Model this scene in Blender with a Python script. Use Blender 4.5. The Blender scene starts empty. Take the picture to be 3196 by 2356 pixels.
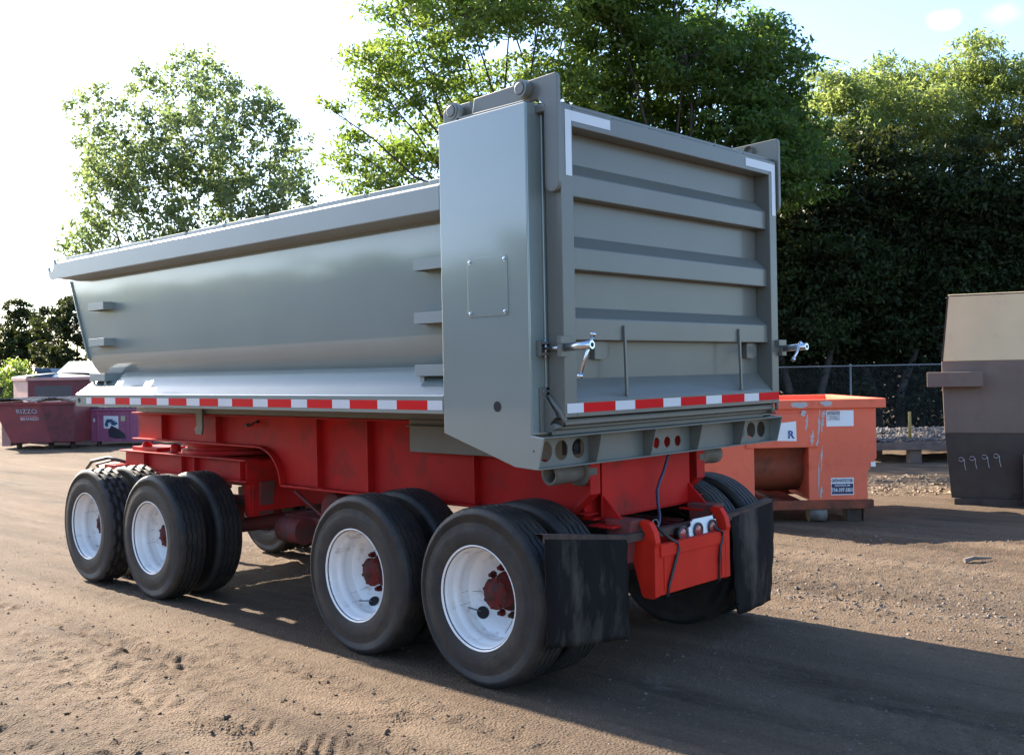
import bpy, bmesh, math, random
import numpy as np
from mathutils import Vector, Matrix

random.seed(11)
RNG = np.random.default_rng(11)
SC = bpy.context.scene
COL = SC.collection
R = math.radians

# ------------------------------------------------------------------ camera, sky, sun, exposure
cam_d = bpy.data.cameras.new('camera')
cam = bpy.data.objects.new('camera', cam_d)
COL.objects.link(cam)
CAM = Vector((-4.1128, -3.7206, 1.828))
CR = Vector((0.6882, -0.7253, -0.0193))
CU = Vector((0.0178, -0.0096, 0.9998))
CF = Vector((0.7253, 0.6884, -0.0063))
m = Matrix((CR, CU, -CF)).transposed().to_4x4()
m.translation = CAM
cam.matrix_world = m
cam_d.sensor_width = 36.0
cam_d.lens = 36.04
cam_d.clip_start = 0.05
cam_d.clip_end = 3000
SC.camera = cam

SUN_EL, SUN_AZ = 31.0, 1.0            # degrees; azimuth from +Y towards +X
world = bpy.data.worlds.new('World')
SC.world = world
world.use_nodes = True
wn = world.node_tree.nodes
wl = world.node_tree.links
wn.clear()
w_out = wn.new('ShaderNodeOutputWorld')
w_bg = wn.new('ShaderNodeBackground')
w_sky = wn.new('ShaderNodeTexSky')
w_sky.sky_type = 'NISHITA'
w_sky.sun_disc = False
w_sky.sun_elevation = R(SUN_EL)
w_sky.sun_rotation = R(SUN_AZ)
w_sky.altitude = 200
w_sky.air_density = 0.9
w_sky.dust_density = 1.3
w_sky.ozone_density = 3.0
w_bg.inputs['Strength'].default_value = 0.115
w_wb = wn.new('ShaderNodeMix')          # the camera's cool white balance, the same over the whole sky
w_wb.data_type = 'RGBA'
w_wb.blend_type = 'MULTIPLY'
w_wb.inputs[0].default_value = 1.0
w_wb.inputs[7].default_value = (0.97, 1.0, 1.01, 1)
wl.new(w_sky.outputs[0], w_wb.inputs[6])
w_tc = wn.new('ShaderNodeTexCoord')


def cloud(prev, direction, size, seed, amount):
    """a small soft cloud in the sky around a compass direction"""
    d = Vector(direction).normalized()
    sub = wn.new('ShaderNodeVectorMath')
    sub.operation = 'SUBTRACT'
    nz = wn.new('ShaderNodeVectorMath')
    nz.operation = 'NORMALIZE'
    wl.new(w_tc.outputs['Generated'], nz.inputs[0])
    wl.new(nz.outputs[0], sub.inputs[0])
    sub.inputs[1].default_value = d
    sc_ = wn.new('ShaderNodeVectorMath')
    sc_.operation = 'MULTIPLY'
    wl.new(sub.outputs[0], sc_.inputs[0])
    sc_.inputs[1].default_value = (1, 1, 1.7)
    ln = wn.new('ShaderNodeVectorMath')
    ln.operation = 'LENGTH'
    wl.new(sc_.outputs[0], ln.inputs[0])
    no = wn.new('ShaderNodeTexNoise')
    no.inputs['Scale'].default_value = 38
    no.inputs['Detail'].default_value = 7
    wl.new(nz.outputs[0], no.inputs['Vector'])
    ma = wn.new('ShaderNodeMath')
    ma.operation = 'MULTIPLY_ADD'
    wl.new(no.outputs['Fac'], ma.inputs[0])
    ma.inputs[1].default_value = -1.3 * size
    wl.new(ln.outputs['Value'], ma.inputs[2])
    mr = wn.new('ShaderNodeMapRange')
    mr.interpolation_type = 'SMOOTHSTEP'
    mr.inputs[1].default_value = 0.45 * size
    mr.inputs[2].default_value = -0.55 * size
    mr.inputs[3].default_value = 0
    mr.inputs[4].default_value = amount
    wl.new(ma.outputs[0], mr.inputs[0])
    mx_ = wn.new('ShaderNodeMix')
    mx_.data_type = 'RGBA'
    wl.new(mr.outputs[0], mx_.inputs[0])
    wl.new(prev, mx_.inputs[6])
    mx_.inputs[7].default_value = (4.7, 5.2, 5.7, 1)
    return mx_.outputs[2]


w_c = w_wb.outputs[2]
w_c = cloud(w_c, CF + CR * 0.421 + CU * 0.348, 0.016, 1, 0.5)
w_c = cloud(w_c, CF + CR * 0.480 + CU * 0.355, 0.018, 2, 0.2)
wl.new(w_c, w_bg.inputs['Color'])
wl.new(w_bg.outputs[0], w_out.inputs['Surface'])

sun_d = bpy.data.lights.new('sun', 'SUN')
sun = bpy.data.objects.new('sun', sun_d)
COL.objects.link(sun)
sun_d.energy = 5.0
sun_d.angle = R(0.5)
sun_d.color = (1.0, 0.88, 0.72)
sun.rotation_euler = (-R(90 - SUN_EL), 0, -R(SUN_AZ))
sun.location = (0, 30, 30)

SC.view_settings.view_transform = 'Standard'
SC.view_settings.look = 'None'
SC.view_settings.gamma = 1
SC.view_settings.use_curve_mapping = False
SC.view_settings.exposure = 2.1
SC.cycles.max_bounces = 8
SC.cycles.transparent_max_bounces = 8

# ------------------------------------------------------------------ materials
MATS = {}


def mat(name, col, rough=0.5, metal=0.0, coat=0.0, coat_rough=0.05, coat_ior=1.5, var=0.0, var_scale=3.0, dirt=None, dirt_amt=0.0,
        dirt_scale=2.0, bump=0.0, bump_scale=40.0, spec=0.5, stretch=None):
    if name in MATS:
        return MATS[name]
    mm = bpy.data.materials.new(name)
    mm.use_nodes = True
    nt = mm.node_tree
    b = nt.nodes['Principled BSDF']
    b.inputs['Roughness'].default_value = rough
    b.inputs['Metallic'].default_value = metal
    b.inputs['Coat Weight'].default_value = coat
    b.inputs['Coat Roughness'].default_value = coat_rough
    b.inputs['Specular IOR Level'].default_value = spec
    b.inputs['Coat IOR'].default_value = coat_ior
    c4 = (*col, 1)
    b.inputs['Base Color'].default_value = c4
    if var or dirt or bump:
        tc = nt.nodes.new('ShaderNodeTexCoord')
        src = tc.outputs['Object']
        if stretch:
            mp = nt.nodes.new('ShaderNodeMapping')
            mp.inputs['Scale'].default_value = stretch
            nt.links.new(src, mp.inputs[0])
            src = mp.outputs[0]
    last = None
    if var:
        n = nt.nodes.new('ShaderNodeTexNoise')
        n.inputs['Scale'].default_value = var_scale
        n.inputs['Detail'].default_value = 6
        nt.links.new(src, n.inputs['Vector'])
        mr = nt.nodes.new('ShaderNodeMapRange')
        mr.inputs[1].default_value = 0.3
        mr.inputs[2].default_value = 0.7
        mr.inputs[3].default_value = 1 - var
        mr.inputs[4].default_value = 1 + var
        nt.links.new(n.outputs['Fac'], mr.inputs[0])
        mx = nt.nodes.new('ShaderNodeMix')
        mx.data_type = 'RGBA'
        mx.blend_type = 'MULTIPLY'
        mx.inputs[0].default_value = 1
        mx.inputs[6].default_value = c4
        nt.links.new(mr.outputs[0], mx.inputs[7])
        last = mx.outputs[2]
    if dirt:
        n2 = nt.nodes.new('ShaderNodeTexNoise')
        n2.inputs['Scale'].default_value = dirt_scale
        n2.inputs['Detail'].default_value = 9
        n2.inputs['Roughness'].default_value = 0.65
        nt.links.new(src, n2.inputs['Vector'])
        r2 = nt.nodes.new('ShaderNodeMapRange')
        r2.inputs[1].default_value = 0.62 - 0.3 * dirt_amt
        r2.inputs[2].default_value = 0.75 - 0.2 * dirt_amt
        nt.links.new(n2.outputs['Fac'], r2.inputs[0])
        mx2 = nt.nodes.new('ShaderNodeMix')
        mx2.data_type = 'RGBA'
        nt.links.new(r2.outputs[0], mx2.inputs[0])
        if last:
            nt.links.new(last, mx2.inputs[6])
        else:
            mx2.inputs[6].default_value = c4
        mx2.inputs[7].default_value = (*dirt, 1)
        last = mx2.outputs[2]
    if last:
        nt.links.new(last, b.inputs['Base Color'])
    if bump:
        n3 = nt.nodes.new('ShaderNodeTexNoise')
        n3.inputs['Scale'].default_value = bump_scale
        n3.inputs['Detail'].default_value = 4
        nt.links.new(src, n3.inputs['Vector'])
        bp = nt.nodes.new('ShaderNodeBump')
        bp.inputs['Strength'].default_value = bump
        bp.inputs['Distance'].default_value = 0.02
        nt.links.new(n3.outputs['Fac'], bp.inputs['Height'])
        nt.links.new(bp.outputs[0], b.inputs['Normal'])
        nt.links.new(bp.outputs[0], b.inputs['Coat Normal'])
    MATS[name] = mm
    return mm


GREY = mat('grey_gloss_paint', (0.180, 0.212, 0.195), rough=0.38, coat=0.9, coat_rough=0.085, coat_ior=1.75, bump=0.012, bump_scale=2.5, var=0.04, var_scale=2)
GREYL = mat('grey_rail_paint', (0.225, 0.25, 0.235), rough=0.45, coat=0.35, coat_rough=0.18, var=0.04, var_scale=2)
GREYM = mat('shaded_grey_satin', (0.133, 0.132, 0.112), rough=0.42, spec=0.35, coat=0.3, coat_rough=0.15, var=0.05, var_scale=3)  # same grey, its base darkened for shade at the rear and underneath
RED = mat('red_frame_paint', (0.44, 0.013, 0.011), rough=0.5, spec=0.15, var=0.12, var_scale=4, dirt=(0.20, 0.022, 0.017), dirt_amt=0.3, dirt_scale=3.5)
REDD = mat('dusty_red_axle_paint', (0.22, 0.03, 0.025), rough=0.7, var=0.2, var_scale=8, dirt=(0.07, 0.05, 0.04), dirt_amt=0.6, dirt_scale=6)
HUBRED = mat('dusty_red_hub_paint', (0.15, 0.016, 0.014), rough=0.7, spec=0.2, var=0.25, var_scale=14, dirt=(0.05, 0.026, 0.019), dirt_amt=0.7, dirt_scale=12)
BOXRED = mat('orange_red_paint', (0.58, 0.022, 0.010), rough=0.55, spec=0.15, var=0.08, var_scale=6, dirt=(0.35, 0.04, 0.02), dirt_amt=0.12, dirt_scale=14)
ORANGE = mat('faded_orange_paint', (0.76, 0.160, 0.088), rough=0.65, spec=0.15, var=0.1, var_scale=2, dirt=(0.62, 0.12, 0.068), dirt_amt=0.3, dirt_scale=4)
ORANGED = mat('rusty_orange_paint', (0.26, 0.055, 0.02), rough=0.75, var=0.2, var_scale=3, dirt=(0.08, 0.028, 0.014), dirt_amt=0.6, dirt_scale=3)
SPLASH = mat('grey_paint_splash', (0.42, 0.40, 0.39), rough=0.6, var=0.1)
TYRE = mat('tyre_rubber', (0.021, 0.020, 0.020), spec=0.35, rough=0.6, var=0.25, var_scale=9, dirt=(0.040, 0.032, 0.025), dirt_amt=0.5, dirt_scale=6, bump=0.15, bump_scale=60)
RIM = mat('white_rim_paint', (0.80, 0.78, 0.75), rough=0.42, coat=0.4, coat_rough=0.2, var=0.04, var_scale=7, dirt=(0.48, 0.40, 0.33), dirt_amt=0.22, dirt_scale=9)
BLACK = mat('black_void', (0.012, 0.011, 0.012), rough=0.8)
RUBBER = mat('mud_flap_rubber', (0.012, 0.0105, 0.010), spec=0.1, rough=0.8, var=0.3, var_scale=5, dirt=(0.075, 0.060, 0.050), dirt_amt=0.42, dirt_scale=4, bump=0.3, bump_scale=12, stretch=(1, 1, 0.35))
RUST = mat('rusty_steel', (0.045, 0.027, 0.019), rough=0.8, var=0.3, var_scale=9, dirt=(0.085, 0.043, 0.027), dirt_amt=0.5, dirt_scale=12)
CHROME = mat('zinc_plated_steel', (0.62, 0.66, 0.70), rough=0.25, metal=1.0)
STEEL = mat('galvanised_steel', (0.22, 0.22, 0.225), rough=0.6, metal=0.5)
PIPE = mat('cast_grey_pipe', (0.13, 0.118, 0.10), rough=0.6, var=0.2, var_scale=14, dirt=(0.12, 0.09, 0.07), dirt_amt=0.4, dirt_scale=10)
TRED = mat('red_reflective_tape', (0.60, 0.006, 0.008), rough=0.6, spec=0.12, var=0.05)
TWHT = mat('white_reflective_tape', (0.58, 0.58, 0.59), rough=0.35, var=0.05)
WHITE = mat('white_plastic', (0.72, 0.73, 0.74), rough=0.4, var=0.05)
NAVY = mat('navy_print', (0.022, 0.020, 0.075), rough=0.5)
BLUEP = mat('blue_print', (0.02, 0.06, 0.26), rough=0.5)
INK = mat('black_print', (0.03, 0.025, 0.045), rough=0.6)
HOSE = mat('blue_grey_hose', (0.035, 0.037, 0.075), rough=0.5)
CABLE = mat('black_cable', (0.02, 0.018, 0.018), rough=0.5)
AMBER = mat('red_lamp_lens', (0.33, 0.03, 0.03), rough=0.3, coat=0.5)
YELLOW = mat('yellow_paint', (0.30, 0.21, 0.05), rough=0.6, var=0.1)
TAN = mat('tan_paint', (0.66, 0.505, 0.30), rough=0.7, spec=0.2, var=0.08, var_scale=1.5, dirt=(0.55, 0.40, 0.26), dirt_amt=0.25, dirt_scale=2)
BROWN = mat('brown_paint', (0.175, 0.125, 0.098), rough=0.75, spec=0.25, var=0.08, var_scale=2, dirt=(0.16, 0.10, 0.085), dirt_amt=0.35, dirt_scale=3)
DBROWN = mat('dark_brown_paint', (0.066, 0.050, 0.041), rough=0.75, spec=0.2, var=0.15, var_scale=3, dirt=(0.05, 0.037, 0.03), dirt_amt=0.3, dirt_scale=4)
CHALK = mat('white_chalk', (0.55, 0.52, 0.50), rough=0.9, var=0.2, var_scale=40)
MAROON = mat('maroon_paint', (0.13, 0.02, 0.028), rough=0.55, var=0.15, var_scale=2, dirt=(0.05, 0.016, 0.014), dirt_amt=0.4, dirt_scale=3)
PLUM = mat('plum_paint', (0.30, 0.085, 0.155), rough=0.55, var=0.12, var_scale=2, dirt=(0.19, 0.06, 0.10), dirt_amt=0.3, dirt_scale=3)
LID = mat('black_lid_plastic', (0.035, 0.035, 0.045), rough=0.35, var=0.1)
FADED = mat('faded_white_print', (0.42, 0.36, 0.36), rough=0.6, var=0.15, var_scale=8)
PAPER = mat('white_paper', (0.62, 0.63, 0.65), rough=0.7, var=0.12, var_scale=6)
BLUEBIN = mat('blue_paint', (0.02, 0.075, 0.14), rough=0.5, var=0.1)
WOOD = mat('weathered_wood', (0.15, 0.115, 0.095), rough=0.85, var=0.3, var_scale=5, bump=0.2, bump_scale=25)
BARK = mat('tree_bark', (0.045, 0.035, 0.029), rough=0.9, var=0.3, var_scale=6, bump=0.5, bump_scale=18)
CHIPS = mat('pale_rubble', (0.105, 0.092, 0.085), rough=0.9, var=0.35, var_scale=7)
STONE = mat('yard_gravel', (0.135, 0.110, 0.088), rough=0.85, var=0.35, var_scale=6)
HOPRED = mat('faded_red_paint', (0.20, 0.035, 0.038), rough=0.55, var=0.15, var_scale=2, dirt=(0.12, 0.035, 0.035), dirt_amt=0.4, dirt_scale=3)
PINK = mat('sunlit_red_paint', (0.42, 0.24, 0.22), rough=0.6, var=0.12, var_scale=2)  # red paint with sunlight put into a paler colour


def leaf_mat(name, a, b, trans=0.42, tcol=None, spec=0.3):
    mm = bpy.data.materials.new(name)
    mm.use_nodes = True
    nt = mm.node_tree
    nt.nodes.clear()
    out = nt.nodes.new('ShaderNodeOutputMaterial')
    at = nt.nodes.new('ShaderNodeAttribute')
    at.attribute_name = 'tint'
    mx = nt.nodes.new('ShaderNodeMix')
    mx.data_type = 'RGBA'
    nt.links.new(at.outputs['Fac'], mx.inputs[0])
    mx.inputs[6].default_value = (*a, 1)
    mx.inputs[7].default_value = (*b, 1)
    pb = nt.nodes.new('ShaderNodeBsdfPrincipled')
    pb.inputs['Roughness'].default_value = 0.48
    pb.inputs['Specular IOR Level'].default_value = spec
    nt.links.new(mx.outputs[2], pb.inputs['Base Color'])
    tr = nt.nodes.new('ShaderNodeBsdfTranslucent')
    m2 = nt.nodes.new('ShaderNodeMix')
    m2.data_type = 'RGBA'
    m2.blend_type = 'MULTIPLY'
    m2.inputs[0].default_value = 1
    nt.links.new(mx.outputs[2], m2.inputs[6])
    m2.inputs[7].default_value = (*(tcol or (3.6, 3.0, 1.4)), 1)
    nt.links.new(m2.outputs[2], tr.inputs['Color'])
    ms = nt.nodes.new('ShaderNodeMixShader')
    ms.inputs[0].default_value = trans
    nt.links.new(pb.outputs[0], ms.inputs[1])
    nt.links.new(tr.outputs[0], ms.inputs[2])
    nt.links.new(ms.outputs[0], out.inputs['Surface'])
    return mm


LEAF_BRIGHT = leaf_mat('bright_green_leaf', (0.054, 0.102, 0.025), (0.130, 0.182, 0.050), trans=0.48, tcol=(2.8, 2.6, 1.4))
LEAF_DARK = leaf_mat('dark_green_leaf', (0.034, 0.072, 0.020), (0.085, 0.132, 0.034), trans=0.45, tcol=(2.8, 2.7, 1.4))
LEAF_GREY = leaf_mat('grey_green_leaf', (0.088, 0.125, 0.062), (0.165, 0.195, 0.100), trans=0.46, tcol=(2.2, 2.3, 1.5))
LEAF_OLIVE = leaf_mat('olive_green_leaf', (0.100, 0.135, 0.050), (0.185, 0.210, 0.085), trans=0.50, tcol=(2.4, 2.5, 1.5))
LEAF_SHRUB = leaf_mat('shaded_undergrowth_leaf', (0.012, 0.017, 0.008), (0.024, 0.030, 0.012), trans=0.12, spec=0.08)  # shade behind the fence is put into these near-black greens
LEAF_DEEP = leaf_mat('deep_green_shaded_leaf', (0.018, 0.028, 0.012), (0.036, 0.052, 0.018), trans=0.22, spec=0.12)  # deep green; on the fence trees it also carries their shade


# ------------------------------------------------------------------ mesh helpers
class MB:
    def __init__(self):
        self.v, self.f, self.mi, self.sm = [], [], [], []

    def add(self, vs, fs, mi=0, smooth=False):
        o = len(self.v)
        self.v.extend([tuple(p) for p in vs])
        for f in fs:
            self.f.append([i + o for i in f])
            self.mi.append(mi)
            self.sm.append(smooth)
        return self

    def box(self, x0, x1, y0, y1, z0, z1, mi=0):
        vs = [(x0, y0, z0), (x1, y0, z0), (x1, y1, z0), (x0, y1, z0), (x0, y0, z1), (x1, y0, z1), (x1, y1, z1), (x0, y1, z1)]
        return self.add(vs, [(0, 3, 2, 1), (4, 5, 6, 7), (0, 1, 5, 4), (1, 2, 6, 5), (2, 3, 7, 6), (3, 0, 4, 7)], mi)

    def prism(self, poly, ax, a, b, mi=0, caps=True):
        """poly: 2-D outline in the two other axes (x: (y,z); y: (x,z); z: (x,y)); extruded from a to b along ax"""
        def P(p, t):
            return {'x': (t, p[0], p[1]), 'y': (p[0], t, p[1]), 'z': (p[0], p[1], t)}[ax]
        n = len(poly)
        vs = [P(p, a) for p in poly] + [P(p, b) for p in poly]
        fs = [(i, (i + 1) % n, (i + 1) % n + n, i + n) for i in range(n)]
        if caps:
            fs += [tuple(range(n))[::-1], tuple(range(n, 2 * n))]
        return self.add(vs, fs, mi)

    def lathe(self, prof, centre, axis='x', n=32, mi=0, smooth=True, closed=False, capa=False, capb=False):
        """prof: list of (axial, radius)"""
        vs, fs = [], []
        for (t, r) in prof:
            for k in range(n):
                a = 2 * math.pi * k / n
                c, s = r * math.cos(a), r * math.sin(a)
                p = {'x': (t, c, s), 'y': (c, t, s), 'z': (c, s, t)}[axis]
                vs.append((p[0] + centre[0], p[1] + centre[1], p[2] + centre[2]))
        m_ = len(prof)
        for i in range(m_ - 1 if not closed else m_):
            j = (i + 1) % m_
            for k in range(n):
                k2 = (k + 1) % n
                fs.append((i * n + k, i * n + k2, j * n + k2, j * n + k))
        self.add(vs, fs, mi, smooth)
        o = len(self.v) - len(vs)
        if capa:
            self.f.append([o + k for k in range(n)][::-1]); self.mi.append(mi); self.sm.append(False)
        if capb:
            self.f.append([o + (m_ - 1) * n + k for k in range(n)]); self.mi.append(mi); self.sm.append(False)
        return self

    def cyl(self, p0, p1, r0, r1=None, n=16, mi=0, caps=True, smooth=True):
        return self.tube([p0, p1], [r0, r0 if r1 is None else r1], n, mi, caps, smooth)

    def tube(self, path, rad, n=10, mi=0, caps=True, smooth=True):
        path = [Vector(p) for p in path]
        if not isinstance(rad, (list, tuple)):
            rad = [rad] * len(path)
        vs, fs = [], []
        ref = None
        for i, p in enumerate(path):
            d = (path[min(i + 1, len(path) - 1)] - path[max(i - 1, 0)]).normalized()
            if ref is None:
                ref = Vector((0, 0, 1)) if abs(d.z) < 0.9 else Vector((1, 0, 0))
            u = d.cross(ref)
            if u.length < 1e-6:
                u = d.orthogonal()
            u.normalize()
            w = d.cross(u).normalized()
            ref = w.cross(d) if False else ref
            for k in range(n):
                a = 2 * math.pi * k / n
                vs.append(p + (u * math.cos(a) + w * math.sin(a)) * rad[i])
        for i in range(len(path) - 1):
            for k in range(n):
                k2 = (k + 1) % n
                fs.append((i * n + k, i * n + k2, (i + 1) * n + k2, (i + 1) * n + k))
        self.add(vs, fs, mi, smooth)
        if caps:
            o = len(self.v) - len(vs)
            self.f.append([o + k for k in range(n)][::-1]); self.mi.append(mi); self.sm.append(False)
            self.f.append([o + (len(path) - 1) * n + k for k in range(n)]); self.mi.append(mi); self.sm.append(False)
        return self

    def plate_holes(self, outer, holes, to3, thick, mi=0, n=28):
        """flat plate with real round holes. outer [(u,v)], holes [(u,v,r)], to3(u,v,t)->xyz"""
        bm = bmesh.new()
        loops = [outer] + [[(u + r * math.cos(2 * math.pi * k / n), v + r * math.sin(2 * math.pi * k / n)) for k in range(n)] for u, v, r in holes]
        edges = []
        for lp in loops:
            vv = [bm.verts.new((p[0], p[1], 0)) for p in lp]
            for i in range(len(vv)):
                edges.append(bm.edges.new((vv[i], vv[(i + 1) % len(vv)])))
        bmesh.ops.triangle_fill(bm, use_beauty=True, use_dissolve=False, edges=edges, normal=(0, 0, 1))
        bm.verts.index_update()
        pts = [(v.co.x, v.co.y) for v in bm.verts]
        tris = [[v.index for v in f.verts] for f in bm.faces]
        bm.free()
        N = len(pts)
        vs = [to3(p[0], p[1], 0) for p in pts] + [to3(p[0], p[1], thick) for p in pts]
        fs = [t for t in tris] + [[i + N for i in t[::-1]] for t in tris]
        o = 0
        for lp in loops:
            L = len(lp)
            for i in range(L):
                a, b = o + i, o + (i + 1) % L
                fs.append((a, b, b + N, a + N))
            o += L
        return self.add(vs, fs, mi)

    def pieces(self, gap):
        """loose parts lying further apart than gap, each as an MB of its own"""
        n = len(self.v)
        par = list(range(n))

        def find(i):
            while par[i] != i:
                par[i] = par[par[i]]
                i = par[i]
            return i
        for f in self.f:
            for i in f[1:]:
                par[find(i)] = find(f[0])
        comp = {}
        for k, f in enumerate(self.f):
            comp.setdefault(find(f[0]), []).append(k)
        groups = []
        for ks in comp.values():
            P = np.array([self.v[i] for k in ks for i in self.f[k]])
            groups.append([P.min(0), P.max(0), ks])
        merged = True
        while merged:
            merged = False
            for i in range(len(groups)):
                for j in range(i + 1, len(groups)):
                    a, b = groups[i], groups[j]
                    if np.all(a[0] - gap <= b[1]) and np.all(b[0] - gap <= a[1]):
                        groups[i] = [np.minimum(a[0], b[0]), np.maximum(a[1], b[1]), a[2] + b[2]]
                        del groups[j]
                        merged = True
                        break
                if merged:
                    break
        out = []
        for _, _, ks in groups:
            mb = MB()
            idx = {}
            for k in ks:
                for i in self.f[k]:
                    if i not in idx:
                        idx[i] = len(mb.v)
                        mb.v.append(self.v[i])
                mb.f.append([idx[i] for i in self.f[k]])
                mb.mi.append(self.mi[k])
                mb.sm.append(self.sm[k])
            out.append(mb)
        return out

    def build(self, name, mats, parent=None, bevel=0.0, seg=2, split=None):
        if split is not None:
            ps = self.pieces(split)
            if len(ps) > 1:
                return [p.build(name, mats, parent, bevel, seg) for p in ps][0]
        me = bpy.data.meshes.new(name)
        me.from_pydata(self.v, [], self.f)
        for mt in (mats if isinstance(mats, (list, tuple)) else [mats]):
            me.materials.append(mt)
        me.polygons.foreach_set('material_index', self.mi)
        me.polygons.foreach_set('use_smooth', self.sm)
        bm = bmesh.new()
        bm.from_mesh(me)
        bmesh.ops.recalc_face_normals(bm, faces=bm.faces[:])
        bm.to_mesh(me)
        bm.free()
        me.update()
        o = bpy.data.objects.new(name, me)
        COL.objects.link(o)
        if parent:
            o.parent = parent
        if bevel:
            bv = o.modifiers.new('bevel', 'BEVEL')
            bv.width = bevel
            bv.segments = seg
            bv.limit_method = 'ANGLE'
            bv.angle_limit = R(40)
            bv.harden_normals = False
        return o


def tag(o, label=None, cat=None, group=None, kind=None):
    if label:
        o['label'] = label
    if cat:
        o['category'] = cat
    if group:
        o['group'] = group
    if kind:
        o['kind'] = kind
    return o


def empty(name, loc, rz=0.0, parent=None):
    o = bpy.data.objects.new(name, None)
    COL.objects.link(o)
    o.empty_display_size = 0.2
    o.location = loc
    o.rotation_euler = (0, 0, rz)
    if parent:
        o.parent = parent
    return o


def view_pt(lat, dep, z=0.0):
    """ground position given metres to the right of / along the camera's heading, from the camera's foot"""
    return Vector((CAM.x + lat * 0.6882 + dep * 0.7253, CAM.y - lat * 0.7253 + dep * 0.6884, z))


VROT = math.atan2(-0.7253, 0.6882)


def text_mesh(name, s, size, mt, parent, loc, rot, width=None, sx=1.0, extrude=0.001, align='CENTER', shear=0.0, bold=0.0):
    cu = bpy.data.curves.new(name, 'FONT')
    cu.body = s
    cu.size = size
    cu.align_x = align
    cu.align_y = 'CENTER'
    cu.extrude = extrude
    cu.shear = shear
    cu.offset = bold
    cu.resolution_u = 3
    t = bpy.data.objects.new(name, cu)
    COL.objects.link(t)
    dg = bpy.context.evaluated_depsgraph_get()
    me = bpy.data.meshes.new_from_object(t.evaluated_get(dg))
    bpy.data.objects.remove(t)
    me.name = name
    me.materials.clear()
    me.materials.append(mt)
    o = bpy.data.objects.new(name, me)
    COL.objects.link(o)
    o.parent = parent
    o.location = loc
    o.rotation_euler = rot
    if width:
        w_ = max(v.co.x for v in me.vertices) - min(v.co.x for v in me.vertices)
        sx = width / w_
    o.scale = (sx, 1, 1)
    return o


# ------------------------------------------------------------------ ground
def vnoise(x, y, seed=0):
    xi = np.floor(x).astype(np.int64)
    yi = np.floor(y).astype(np.int64)
    xf, yf = x - xi, y - yi

    def h(a, b):
        n = (a * 374761393 + b * 668265263 + seed * 1442695041) & 0x7fffffff
        n = (n ^ (n >> 13)) * 1274126177 & 0x7fffffff
        n = n ^ (n >> 16)
        return (n & 0xffff) / 65535.0
    u, v = xf * xf * (3 - 2 * xf), yf * yf * (3 - 2 * yf)
    return (h(xi, yi) * (1 - u) + h(xi + 1, yi) * u) * (1 - v) + (h(xi, yi + 1) * (1 - u) + h(xi + 1, yi + 1) * u) * v


def base_z(y):
    return -0.0095 * np.clip(y, -4.0, 6.2)


def ground_z(x, y):
    x = np.asarray(x, float)
    y = np.asarray(y, float)
    z = base_z(y)
    z = z + 0.030 * (vnoise(x * 0.55, y * 0.35, 1) - 0.5)
    z = z + 0.006 * (vnoise(x * 2.6, y * 0.7, 2) - 0.5)
    fine = 0.018 * (vnoise(x * 11, y * 9, 3) - 0.5) + 0.020 * (vnoise(x * 26, y * 23, 4) - 0.5) + 0.035 * np.clip(vnoise(x * 17 + 5, y * 15, 41) - 0.80, 0, 1)
    rough = np.clip((vnoise(x * 0.9, y * 0.4, 5) - 0.25) * 1.8, 0.25, 1.3)
    z = z + fine * rough

    def rut(xc, w, d, y0, y1, sd):
        wob = 0.10 * (vnoise(y * 0.6, y * 0 + sd, sd) - 0.5)
        t = (x - xc - wob) / w
        fade = 1 / (1 + np.exp(-(y - y0) * 3)) / (1 + np.exp((y - y1) * 3))
        brk = np.clip((vnoise(x * 2 + sd, y * 1.1, sd + 7) - 0.30) * 3, 0, 1)
        clod = np.clip(vnoise(x * 19 + sd, y * 15, sd + 3) - 0.42, 0, 1) * 1.9 * d * np.exp(-(t * 0.6) ** 4)
        return (-d * np.exp(-t * t) + 0.6 * d * np.exp(-(np.abs(t) - 1.7) ** 2 * 2) + clod) * fade * brk
    z = z + rut(-0.87, 0.07, 0.040, 0.2, 6.5, 11) + rut(-1.32, 0.13, 0.032, -3, 7, 12) + rut(-1.75, 0.10, 0.024, -3, 8, 19)
    z = z + rut(-2.1, 0.10, 0.026, -3, 9, 13) + rut(-2.5, 0.06, 0.030, -2, 9, 14) + rut(-0.45, 0.06, 0.018, -4, 3, 15)
    z = z + rut(-3.3, 0.12, 0.03, 0, 12, 16) + rut(3.5, 0.2, 0.02, -4, 4, 17)
    # lugged tyre print
    for (xc, y0, y1, sgn) in ((-1.30, -0.1, 1.35, 1), (-1.12, -0.6, 1.1, -1), (-0.62, 0.1, 1.0, 1)):
        t = (x - xc) / 0.13
        ph = (y * 9.5 + sgn * x * 9)
        tri = np.abs((ph % 1.0) - 0.5) * 2
        lug = np.clip((tri - 0.45) * 5, 0, 1)
        m_ = np.exp(-t ** 4) / (1 + np.exp(-(y - y0) * 14)) / (1 + np.exp((y - y1) * 14))
        brk = np.clip((vnoise(x * 5, y * 4.1, 31) - 0.38) * 3, 0, 1)
        z = z + 0.022 * (lug - 0.5) * m_ * brk
    return z


def axis_samples(segs):
    out = []
    for a, b, st in segs:
        out.append(np.arange(a, b, st))
    return np.concatenate(out)


def geo(a, b, n):
    return list(np.sign(a) * np.geomspace(abs(a), abs(b), n))


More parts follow.
